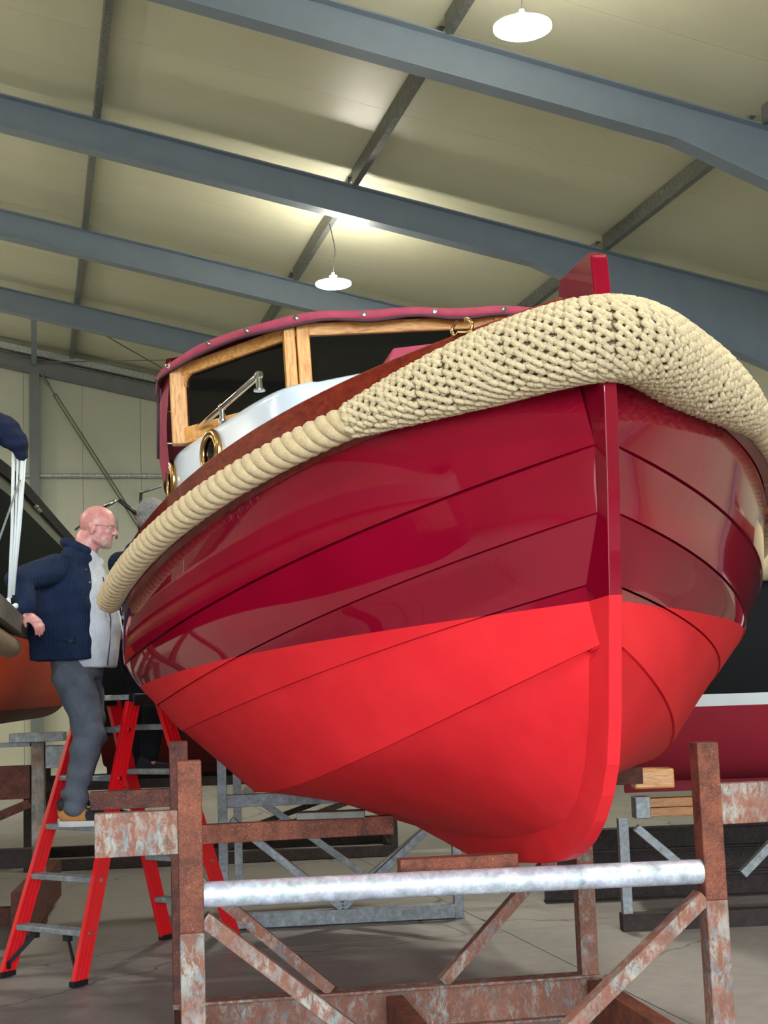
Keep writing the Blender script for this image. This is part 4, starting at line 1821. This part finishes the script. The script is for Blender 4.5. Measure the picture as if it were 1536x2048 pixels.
# clothes
organic('hoodie', [
    ('l', [(.045, 0, .858, .172, .165, .85), (.05, 0, .90, .176, .17, .85), (.058, 0, 1.0, .184, .178, .9), (.062, 0, 1.1, .184, .178, .9), (.055, 0, 1.22, .170, .17, .9), (.045, 0, 1.34, .142, .15, 1), (.035, 0, 1.44, .11, .12, 1), (.045, 0, 1.50, .078, .08, 1)]),
    ('c', (.09, -.03, 1.49), .035, (.12, 0, 1.45), .04), ('c', (.09, .03, 1.49), .035, (.12, 0, 1.45), .04)], .009, M_HOODIE, man, 3, folds(.004, 9, 26, 1))
jack = [
    ('l', [(-.045, 0, .905, .186, .218, .45), (-.045, 0, .93, .188, .222, .45), (-.05, 0, 1.05, .190, .228, .48), (-.048, 0, 1.2, .186, .23, .5), (-.045, 0, 1.34, .172, .228, .55), (-.03, 0, 1.43, .145, .20, .7), (-.01, 0, 1.49, .115, .13, .9)]),
    ('c', (.02, -.13, 1.40), .07, (.06, -.07, 1.46), .05), ('c', (.02, .13, 1.40), .07, (.06, .07, 1.46), .05),
    ('c', (-.04, -.155, 1.415), .080, (-.04, .155, 1.415), .080),
    ('c', (-.01, -.05, 1.475), .078, (-.01, .05, 1.475), .078),
    ('c', (-.06, -.20, 1.405), .088, EL, .078), ('c', EL, .074, WR + Vector((0, .005, .03)), .056), ('c', WR + Vector((0, .005, .045)), .058, WR + Vector((0, .004, .02)), .054),
    ('c', (-.035, .20, 1.40), .085, (.02, .25, 1.12), .068), ('c', (.02, .25, 1.12), .066, (.17, .225, 1.06), .05)]
organic('jacket', jack, .009, M_JACKET, man, 3, folds(.0050, 8, 34, .4))
organic('jacket_collar', [('c', (-.035, -.060, 1.570), .030, (.080, -.064, 1.515), .026), ('c', (-.035, .060, 1.570), .030, (.080, .064, 1.515), .026), ('c', (-.05, -.04, 1.57), .032, (-.05, .04, 1.57), .032), ('c', (-.03, -.05, 1.51), .036, (.065, -.06, 1.45), .03), ('c', (-.03, .05, 1.51), .036, (.065, .06, 1.45), .03)], .007, M_JACKET, man, 3)
organic('pocket_flap', [('c', (-.15, -.212, 1.055), .010, (.05, -.226, 1.025), .010), ('c', (-.15, -.214, 1.035), .010, (.05, -.227, 1.005), .010)], .005, M_JACKET, man, 2)
for x_, z_ in ((-.135, 1.035), (.035, 1.005)):
    MB().disc((x_, -.238, z_), (0, -1, 0), .009, .006, 12).build('press_stud', M_CHROME, man, True, 40)
for x_, z_ in ((.098, 1.40), (.118, 1.33)):
    MB().disc((x_, -.15, z_), (.6, -1, 0), .006, .006, 10).build('press_stud', M_CHROME, man, True, 40)
MB().tube([(.178, -.09, 1.36), (.20, -.10, 1.25), (.222, -.10, 1.12), (.215, -.10, 1.0), (.20, -.10, .87)], .0035, 6).build('zip', M_BLACK, man)
jeans = [
    ('l', [(.0, 0, .80, .13, .17, .9), (.0, 0, .86, .142, .178, .9), (.005, 0, .93, .140, .18, .9), (.005, 0, .975, .138, .178, .9)]),
    ('c', (.0, -.085, .83), .118, (.095, -.10, .53), .090), ('c', (.095, -.10, .53), .090, (.008, -.095, .145), .066),
    ('c', (.0, .085, .83), .118, (.05, .10, .50), .088), ('c', (.05, .10, .50), .088, (-.045, .09, .14), .066),
    ('c', (.008, -.095, .16), .070, (.008, -.095, .115), .072), ('c', (-.045, .09, .16), .070, (-.045, .09, .115), .072)]


def jean_folds(co):
    z = co[:, 2]
    k = np.exp(-((z - .5) / .12) ** 2) + np.exp(-((z - .17) / .06) ** 2) * 1.4 + np.exp(-((z - .8) / .08) ** 2) * .6
    return .009 * k * np.sin(52 * z + 12 * co[:, 0] + 9 * co[:, 1]) + .002 * np.sin(23 * z + 30 * co[:, 1])


organic('jeans', jeans, .010, M_JEANS, man, 3, jean_folds)
shoe(man, (-.085, -.095, 0), math.radians(2), .30)
shoe(man, (-.145, .085, 0), math.radians(4), .30)

# ---- the grey-haired person climbing the far side
M_STRIPE, nt, p = nodes_of('striped_jersey')
v = coords(nt)
sp = N(nt, 'ShaderNodeSeparateXYZ')
L(nt, v, sp.inputs[0])
mm_ = N(nt, 'ShaderNodeMath', operation='MULTIPLY')
mm_.inputs[1].default_value = 16.5
L(nt, sp.outputs[2], mm_.inputs[0])
fr_ = N(nt, 'ShaderNodeMath', operation='FRACT')
L(nt, mm_.outputs[0], fr_.inputs[0])
gt_ = N(nt, 'ShaderNodeMath', operation='GREATER_THAN')
gt_.inputs[1].default_value = 0.62
L(nt, fr_.outputs[0], gt_.inputs[0])
L(nt, mix(nt, gt_.outputs[0], lin(24, 30, 52), lin(196, 188, 172)), p.inputs['Base Color'])
p.inputs['Roughness'].default_value = .9
M_TROUSER = cloth('dark_trousers', lin(22, 26, 34), 120)
M_NAVY2 = cloth('plain_navy', lin(24, 36, 62), 120)
p2 = thing('person', 'grey-haired person in navy jacket and striped jersey behind the red ladder', 'person', (-1.53, 8.82, 1.01), math.radians(40))
hp, hq2, hR2 = head_prims((.105, 0, 1.585), 4)
b2 = [('c', (.02, 0, 1.36), .062, (.085, 0, 1.50), .055), ('c', (-.02, -.08, 1.28), .08, (-.02, .08, 1.28), .08), ('c', (-.02, 0, 1.26), .10, (-.02, 0, .92), .10),
      ('c', (-.03, -.08, .84), .09, (.04, -.09, .46), .06), ('c', (.04, -.09, .46), .058, (.0, -.08, .09), .042),
      ('c', (-.03, .08, .84), .09, (.06, .09, .46), .06), ('c', (.06, .09, .46), .058, (.03, .08, .09), .042),
      ('c', (-.04, -.17, 1.29), .048, (.06, -.25, 1.06), .043), ('c', (.06, -.25, 1.06), .042, (.27, -.2, 1.07), .03),
      ('c', (-.04, .17, 1.29), .048, (.06, .25, 1.06), .043), ('c', (.06, .25, 1.06), .042, (.27, .2, 1.07), .03)]
b2 += hand_prims((.27, -.2, 1.07), (1, .1, -.1), (0, 0, 1), 1, .5, 1) + hand_prims((.27, .2, 1.07), (1, -.1, -.1), (0, 0, 1), 1, .5, -1)
organic('body', hp + b2, .007, M_SKIN, p2, 3)
eyes(p2, hq2)
organic('hair', [('e', hq2(-.022, 0, .040), (.100, .082, .090), hR2), ('e', hq2(-.055, 0, -.02), (.056, .074, .06), hR2)], .008, M_GREYHAIR, p2, 2, lambda co: .0018 * np.sin(co[:, 2] * 150 + 3 * np.sin(co[:, 1] * 90) + co[:, 0] * 130))
organic('jersey', [('e', (-.02, 0, .98), (.15, .19, .16)), ('c', (-.02, -.08, .90), .10, (-.02, .08, .90), .10), ('c', (-.02, -.08, .85), .10, (-.02, .08, .85), .10)], .010, M_STRIPE, p2, 3)
organic('jacket', [('c', (-.03, -.13, 1.31), .085, (-.03, .13, 1.31), .085), ('e', (-.03, 0, 1.18), (.165, .205, .18)), ('e', (-.03, 0, 1.08), (.17, .21, .13)), ('c', (-.02, 0, 1.36), .085, (.02, 0, 1.40), .07),
                   ('c', (-.04, -.18, 1.31), .08, (.06, -.25, 1.07), .065), ('c', (.06, -.25, 1.07), .062, (.23, -.205, 1.07), .046),
                   ('c', (-.04, .18, 1.31), .08, (.06, .25, 1.07), .065), ('c', (.06, .25, 1.07), .062, (.23, .205, 1.07), .046)], .010, M_NAVY2, p2, 4)
organic('trousers', [('e', (-.025, 0, .83), (.125, .165, .10)), ('c', (-.03, -.08, .80), .10, (.04, -.09, .46), .078), ('c', (.04, -.09, .46), .076, (.0, -.08, .13), .062),
                     ('c', (-.03, .08, .80), .10, (.06, .09, .46), .078), ('c', (.06, .09, .46), .076, (.03, .08, .13), .062)], .010, M_TROUSER, p2, 3)
for y_, x_ in ((-.08, -.09), (.08, -.06)):
    organic('shoe', [('c', (x_ + .04, y_, .045), .042, (x_ + .20, y_, .035), .034), ('e', (x_ + .06, y_, .08), (.05, .04, .045))], .008, M_SHOEDARK, p2, 2)

# ================================================================== OTHER BOATS AND TRESTLES
M_DARKBEAM = rust('dark_filler_steel', None, base=(58, 50, 47))


def hull_paint2(name, col, rough, coat=0.0):
    m = plain(name, col, rough, 0, coat, .06, 3)
    m.node_tree.nodes['Principled BSDF'].inputs['Coat IOR'].default_value = 1.4
    m.node_tree.nodes['Principled BSDF'].inputs['Specular IOR Level'].default_value = .25
    return m


M_GREENBLACK = hull_paint2('dark_green_hull', lin(8, 18, 15), .7, .0)
M_GREENBLACK.node_tree.nodes['Principled BSDF'].inputs['Specular IOR Level'].default_value = .08
M_BLACKHULL = hull_paint2('black_hull', lin(7, 8, 10), .6, .0)
M_ORANGE = hull_paint2('orange_antifouling', lin(176, 58, 30), .7)
M_DEEPRED = hull_paint2('deep_red_shade', lin(84, 20, 18), .7)
M_MAROONB = hull_paint2('maroon_antifouling', lin(142, 32, 48), .65)
M_STRIPEW = hull_paint2('white_boot_stripe', lin(214, 220, 220), .4)
M_GREYRAIL = plain('weathered_grey_board', lin(112, 112, 100), .6, 0, 0, .2, 20, .2)
M_OLIVE = plain('olive_topsides', lin(96, 100, 88), .35, 0, .3, .1, 8)


def other_boat(name, label, origin, head, L_, B, c, taper, zs, keel, bands, rail_m, sheer_rise=.25, full=.55, cover=None):
    """a hull like the red one: origin = stem foot, head = turn about z, y runs aft; bands = [(z0, z1, material, part)]"""
    t = thing(name, label, 'boat', origin, head)
    nS = 40

    def half(s, z):
        """half breadth at station s, height z"""
        bs = .03 + B * (1 - math.exp(-s / c)) * (1 - taper * (s / L_) ** 2)
        zt = top(s)
        f = max(0, min(1, (z - keel) / (zt - keel)))
        return max(.03, bs * (f ** full) * (1 - .0 * f))

    def top(s):
        return zs + sheer_rise * math.exp(-s / 1.1)

    lv = lambda z, s: top(s) if z is None else (top(s) + z[0] if isinstance(z, tuple) else z)
    st = [.02 + (L_ - .02) * (i / (nS - 1)) ** 1.5 for i in range(nS)]
    for z0, z1, m_, part in bands:
        for side in (-1, 1):
            vs, fs = [], []
            nz = 9
            for s in st:
                zt = top(s)
                for j in range(nz):
                    lo, hi = lv(z0, s), lv(z1, s)
                    z = lo + (hi - lo) * j / (nz - 1)
                    rake = -.10 * (z - keel) / (zs - keel) + .35 * max(0, 1 - (z - keel) / .3) ** 2 * (1 if s < .5 else 0)
                    vs.append((side * half(s, z), s + (rake if s < 1 else rake * math.exp(-(s - 1))), z))
            for i in range(nS - 1):
                for j in range(nz - 1):
                    a = i * nz + j
                    fs.append((a, a + 1, a + nz + 1, a + nz))
            MB().add(vs, fs).build(part, m_, t, True)
    # stem and keel timber
    pr_ = [(0 - .1, zs + sheer_rise + .08), (-.09, zs), (-.04, keel + .5), (.05, keel + .22), (.25, keel + .02), (.5, keel - .05), (L_, keel - .07), (L_, keel + .06), (.5, keel + .10), (.2, keel + .35), (.08, zs + sheer_rise)]
    MB().prism(pr_, (-.035, 0, 0), (0, 1, 0), (0, 0, 1), (1, 0, 0), .07).build('stem_and_keel', bands[0][2], t)
    # stern
    zt = top(L_)
    prof = [(half(L_, keel + (zt - keel) * k / 10), keel + (zt - keel) * k / 10) for k in range(11)]
    ring = [(-b, L_, z) for b, z in prof] + [(b, L_, z) for b, z in reversed(prof)]
    MB().add(ring, [tuple(range(len(ring)))]).build('transom', bands[-1][2], t)
    for side in (-1, 1):
        vs, fs = [], []
        for s in st:
            b, z = half(s, top(s)), top(s)
            for q in ((b + .02, z - .06), (b + .03, z + .03), (b - .03, z + .04), (b - .03, z - .06)):
                vs.append((side * q[0], s - (.1 * math.exp(-max(0, s - 1)) if s >= 1 else .1), q[1]))
        for i in range(nS - 1):
            for j in range(4):
                a, b_ = i * 4 + j, i * 4 + (j + 1) % 4
                fs.append((a, b_, b_ + 4, a + 4))
        MB().add(vs, fs).build('rail', rail_m, t)
    vs, fs = [], []
    for s in st:
        for u in (-1, 0, 1):
            vs.append((u * (half(s, top(s)) - .03), s - .05, top(s) - .05 + (.03 if u == 0 else 0)))
    for i in range(nS - 1):
        for j in range(2):
            a = i * 3 + j
            fs.append((a, a + 1, a + 4, a + 3))
    MB().add(vs, fs).build('deck', M_GREYRAIL, t)
    return t, half, top


def post_part(t, p0, p1, w, h, mat, name='post', up=(0, 0, 1)):
    return MB().bar(p0, p1, w, h, up, ch=.003).build(name, mat, t)


def trestle(label, loc, rz, w, z_bar, mat, z_post, group=None, low=.47, depth=.0, brace=True, d2=None):
    t = thing('boat_trestle', label, 'trestle', loc, rz, group)
    for y in ((0,) if d2 is None else (0, d2)):
        for x in (0, w):
            post_part(t, (x, y, 0), (x, y, z_post), .06, .06, mat, up=(0, 1, 0))
        post_part(t, (0.03, y, z_bar), (w - .03, y, z_bar), .06, .08, mat, 'cross_bar')
        post_part(t, (0.03, y, .05), (w - .03, y, .05), .08, .09, mat, 'base_beam')
        if brace:
            post_part(t, (.05, y, z_bar - .12), (w * .5, y, .10), .05, .06, mat, 'brace', (0, 1, 0))
            post_part(t, (w - .05, y, z_bar - .12), (w * .5, y, .10), .05, .06, mat, 'brace', (0, 1, 0))
    if d2 is not None:
        for x in (0, w):
            post_part(t, (x, .04, .05), (x, d2 - .04, .05), .07, .09, mat, 'base_beam')
            post_part(t, (x, .04, low), (x, d2 - .04, low), .05, .06, mat, 'side_bar')
    return t


# near left: black boat, only its quarter with a grey rail and rope fender shows
A_head = .180
ta, halfA, topA = other_boat('wooden_boat', 'black boat at the left edge with weathered grey rail and rope fender', (-2.075, 2.80, 0), A_head, 5.05, .97, .6, .05, 1.90, 1.12,
                             [(1.12, 1.45, M_DEEPRED, 'bottom'), (1.45, None, M_BLACKHULL, 'topside')], M_GREYRAIL, .2, 1.2)
pa = []
for i in range(60):
    s = .5 + 4.55 * i / 59
    pa.append(Vector((halfA(s, topA(s) - .08) + .065, s - .08, topA(s) - .125)))
twisted('rope_fender', arc_resample(spline(pa, 240), .014), .058, .10, rope_mat('aged_rope', (158, 138, 102), 300), ta, tip=lambda d, tot: min(1.0, ((tot - d) / .14) ** .5 + .3) if tot - d < .14 else 1.0)
MB().box((.96, 4.93, 1.955), (.10, .30, .05), None, .004).build('rail_cap', M_GREYRAIL, ta)
# its support
t = thing('boat_cradle', 'steel cradle almost hidden under the black boat at the left edge', 'cradle', (-2.9, 7.05, 0), A_head)
for x in (-.55, .62):
    post_part(t, (x, 0, 0), (x, 0, 1.24 if x < 0 else 1.36), .09, .09, M_RUSTD, up=(0, 1, 0))
post_part(t, (-.5, 0, .85), (.58, 0, .85), .08, .08, M_RUSTD, 'cross_bar')
post_part(t, (-.5, 0, .06), (.58, 0, .06), .1, .1, M_RUSTD, 'base_beam')
MB().box((.66, 0, 1.44), (.14, .16, .18), None, .02).build('pad', M_OLIVE, t)

# folded bimini: shiny tubes under a navy bundle, standing on the black boat
bim = thing('folded_bimini', 'folded navy bimini on shiny steel tubes standing on the black boat', 'bimini', at(22, 1212, 7.42))
b0 = Vector(bim.location)
def loc_(px, py, Y):
    return at(px, py, Y) - b0
tubes = [((18, 1200), (27, 902), .007), ((22, 1196), (36, 905), .005), ((26, 1190), (45, 905), .0085), ((27, 1188), (51, 910), .005)]
for (a, b, r) in tubes:
    MB().tube([loc_(*a, 7.42), loc_((a[0] + b[0]) / 2 + 2, (a[1] + b[1]) / 2, 7.43), loc_(*b, 7.45)], r * 1.25, 10).build('tube', M_CHROMEB, bim, True) if False else MB().tube([loc_(*a, 7.42), loc_((a[0] + b[0]) / 2 + 2, (a[1] + b[1]) / 2, 7.43), loc_(*b, 7.45)], r * 1.25, 10).build('tube', M_STRIPEW, bim, True)
MB().tube([loc_(17, 1196, 7.42), loc_(18, 1216, 7.42)], .012, 10).sphere(loc_(31, 1212, 7.40), .016, 12, 8).tube([loc_(18, 1210, 7.42), loc_(31, 1212, 7.40)], .006, 8).build('hinge', M_STRIPEW, bim, True, 50)
M_NAVYC = cloth('navy_canvas', lin(24, 34, 60), 200, bmp=.3)
pts = [loc_(-60, 845, 7.3), loc_(-20, 848, 7.35), loc_(10, 862, 7.4), loc_(34, 885, 7.42), loc_(45, 912, 7.45)]
organic('canvas_bundle', [('c', pts[0], .085, pts[1], .085), ('c', pts[1], .085, pts[2], .082), ('c', pts[2], .08, pts[3], .058), ('c', pts[3], .055, pts[4], .030)], .01, M_NAVYC, bim, 3, folds(.005, 20, 60))
MB().tube([loc_(-40, 1190, 7.2), loc_(40, 960, 7.4)], .006, 8).build('strut', M_GREY, bim, True)

# big dark green boat further back on the left
tb, halfB, topB = other_boat('wooden_boat', 'large dark green boat with orange-red bottom behind the bald man', (-4.10, 8.3, 0), .124, 9.0, 1.60, .5, .0, 3.10, 1.24,
                             [(1.24, 1.40, M_DEEPRED, 'garboard'), (1.40, 2.0, M_ORANGE, 'bottom'), (2.0, (-.15,), M_GREENBLACK, 'topside'), ((-.15,), None, M_OLIVE, 'sheer_plank')], M_BLACKHULL, .25, .11)  # deep red garboard band paints in the shadow low on the orange bottom
MB().tube([(halfB(3.0, 3.0) + .02, 3.0, 3.06), (halfB(3.3, 3.0) + .03, 3.3, 3.05)], .018, 8).build('mooring_cleat', M_CHROME, tb, True)
t = trestle('galvanised trestle with peeling grey post under the dark green boat', at(88, 1640, 9.6) * 1, 0.1, .01, .9, M_GALV2, 1.27, None) if False else None
t = thing('boat_trestle', 'galvanised and rusty trestle left of the ladder under the dark green boat', 'trestle', (-2.40, 9.75, 0), .12)
post_part(t, (0, 0, 0), (0, 0, 1.20), .085, .085, rust('peeling_grey_paint', True, .36, (120, 84, 66)), up=(0, 1, 0))
post_part(t, (-1.8, 0, 0), (-1.8, 0, 1.20), .085, .085, M_RUSTD, up=(0, 1, 0))
post_part(t, (-1.76, 0, 1.19), (-.05, 0, 1.19), .07, .03, M_GALV2, 'cross_bar')
post_part(t, (-1.76, -.02, .94), (-.05, -.02, .94), .09, .22, M_RUSTD, 'cross_bar')
post_part(t, (.05, 0, 1.10), (.34, 0, 1.10), .08, .15, M_GALV2, 'arm')
MB().box((-.0, 0, 1.235), (.36, .2, .06), None, .005).build('bearing_plate', M_GALV2, t)
post_part(t, (-1.8, -.45, .72), (-.22, -.45, .72), .1, .14, rust('purple_rust', None, .5, (96, 72, 74)), 'cross_bar')
post_part(t, (-1.8, -.4, .48), (.0, -.4, .48), .1, .12, M_DARKBEAM, 'low_beam')
post_part(t, (-1.9, 0, .06), (.05, 0, .06), .1, .12, M_RUSTD, 'base_beam')
post_part(t, (0, -.9, .2), (0, .8, .2), .12, .26, M_RUSTD, 'base_beam')
post_part(t, (-1.75, -.02, .15), (-.05, -.02, .80), .06, .07, M_RUSTD, 'brace', (0, 1, 0))

# right: black boat, white boot stripe, maroon bottom, lying broadside
tc_, halfC, topC = other_boat('wooden_boat', 'black boat with white stripe and maroon bottom broadside at the right edge', (6.3, 9.55, 0), math.radians(88), 4.75, .92, .9, .08, 2.20, .80,
                              [(.80, 1.30, M_MAROONB, 'bottom'), (1.30, 1.375, M_STRIPEW, 'boot_stripe'), (1.375, None, M_BLACKHULL, 'topside')], M_MAHOG, .2, .30)
MB().tube([Vector((halfC(s, 2.2) * 1 + .10, s, topC(s) - .02)) for s in (2.6, 3.0, 3.4, 3.8, 4.2, 4.6)], .13, 14).build('rope_fender', M_FENDER, tc_, True)
MB().tube([Vector((-halfC(s, 2.2) * 1 - .10, s, topC(s) - .02)) for s in (2.6, 3.0, 3.4, 3.8, 4.2, 4.6)], .13, 14).build('rope_fender', M_FENDER, tc_, True)
# its trestle with a timber beam
M_BEAM = oak('old_orange_timber', (1.5, 12, 12))
cr = [n for n in M_BEAM.node_tree.nodes if n.type == 'VALTORGB'][0].color_ramp.elements
for e_, c_ in zip(cr, ((96, 60, 26), (150, 96, 42), (176, 118, 56), (110, 70, 32))):
    e_.color = lin(*c_)
t = thing('boat_trestle', 'dark steel trestle with an orange timber beam under the black and maroon boat', 'trestle', (1.33, 8.72, 0), .05)
for x in (0.04, 2.3):
    post_part(t, (x, 0, 0), (x, 0, .66), .06, .06, M_GALV2, up=(0, 1, 0))
for k, z in enumerate((.745, .690)):
    post_part(t, (.20, -.01, z), (2.5, -.01, z), .1, .052, M_BEAM, 'timber')
MB().box((.155, -.01, .72), (.09, .13, .13), None, .006).build('end_bracket', M_GALV2, t)
post_part(t, (.12, 0, .60), (.62, 0, .15), .05, .055, M_GALV2, 'brace', (0, 1, 0))
post_part(t, (.75, 0, .30), (1.15, 0, .66), .05, .055, M_GALV2, 'brace', (0, 1, 0))
post_part(t, (0, 0, .05), (2.4, 0, .05), .1, .1, M_DARKBEAM, 'base_beam')
tag(MB().box((1.56, 8.70, .892), (.24, .16, .118), None, .012).build('timber_block', M_OAKH), 'pale brown timber block wedged under the maroon hull', 'block')
# dark beams added on the floor to fill in the darkness behind
for i, (p0, p1, w, label) in enumerate((((1.0, 9.9, .08), (4.2, 10.0, .08), .16, 'lowest added dark beam filling in the shade behind the timber trestle'),
                                        ((1.1, 9.95, .24), (3.9, 10.05, .24), .16, 'second added dark beam filling in the shade behind the trestle'),
                                        ((1.3, 9.9, .40), (3.7, 10.1, .40), .15, 'topmost added dark beam filling in the shade behind the timber trestle'))):
    mb = MB().bar(p0, p1, .012, w - .01)
    q = Vector((0, 0, w / 2 - .006))
    mb.bar(Vector(p0) + q, Vector(p1) + q, .12, .012).bar(Vector(p0) - q, Vector(p1) - q, .12, .012)
    tag(mb.build('dark_filler_beam', M_DARKBEAM), label, 'beam', 'added dark beams on the floor')

# centre: galvanised trestles behind the red boat's cradle
trestle('galvanised trestle with V braces seen under the red boat behind its cradle', (-1.10, 9.25, 0), .10, 1.50, .80, M_GALV2, 1.12)
trestle('second galvanised trestle, further back behind the first under the red boat', (-1.15, 10.6, 0), .12, 1.9, .90, M_GALV2, 1.0)
# dark boat added far behind to darken the gaps beside and under the red hull
te, halfE, topE = other_boat('wooden_boat', 'added dark boat with brown cabin, darkening the gap behind the ladder', (1.7, 13.4, 0), math.radians(95), 4.3, 1.05, .9, .1, 1.95, .85,
                             [(.85, 1.15, M_DEEPRED, 'bottom'), (1.15, None, M_BLACKHULL, 'topside')], M_MAHOG, .2, .35)
MB().box((.0, 3.2, 2.25), (1.0, 1.3, .62), None, .03).build('added_boat_cabin', M_MAHOG, te)
trestle('low black trestle added far behind under the dark boat', (-3.2, 12.6, 0), .08, 3.2, .72, M_DARKBEAM, .86, None, d2=1.1)  # added with the dark boat to keep the space below it dark
# folded frame of dark tubes on that boat
t = thing('windscreen_frame', 'thin dark folding frame standing above the bald man against the end wall', 'frame', at(240, 1075, 12.9))
f0 = Vector(t.location)
def lf(px, py, Y=12.9):
    return at(px, py, Y) - f0
for pts, r, m_ in (([(207, 1014), (235, 1000)], .022, M_CHROME), ([(233, 998), (233, 1078)], .012, M_GREY), ([(238, 1000), (282, 1034)], .02, M_BLACK), ([(282, 985), (279, 1080)], .016, M_BLACK), ([(282, 985), (322, 972)], .014, M_PURLIN), ([(207, 1014), (150, 1060)], .010, M_PURLIN)):
    MB().tube([lf(*q) for q in pts], r, 8).build('tube', m_, t, True)
# striped awning roll and strap hanging from the red boat's quarter
p_a, p_b = at(236, 1213, 7.45), at(262, 1330, 7.5)
tag(MB().tube([p_a, p_a.lerp(p_b, .5) + Vector((-.004, 0, 0)), p_b], .0035, 6).build('lanyard', M_STRIPEW), "thin white lanyard hanging from the rope fender's end beside the hull", 'rope')
# scrap of timber on the rear cross bar
tag(MB().box((-.28, 6.37, .945), (.30, .10, .03), None, .004).build('timber_offcut', M_GREYRAIL), 'short grey timber offcut lying on the rear rusty cross bar', 'timber')
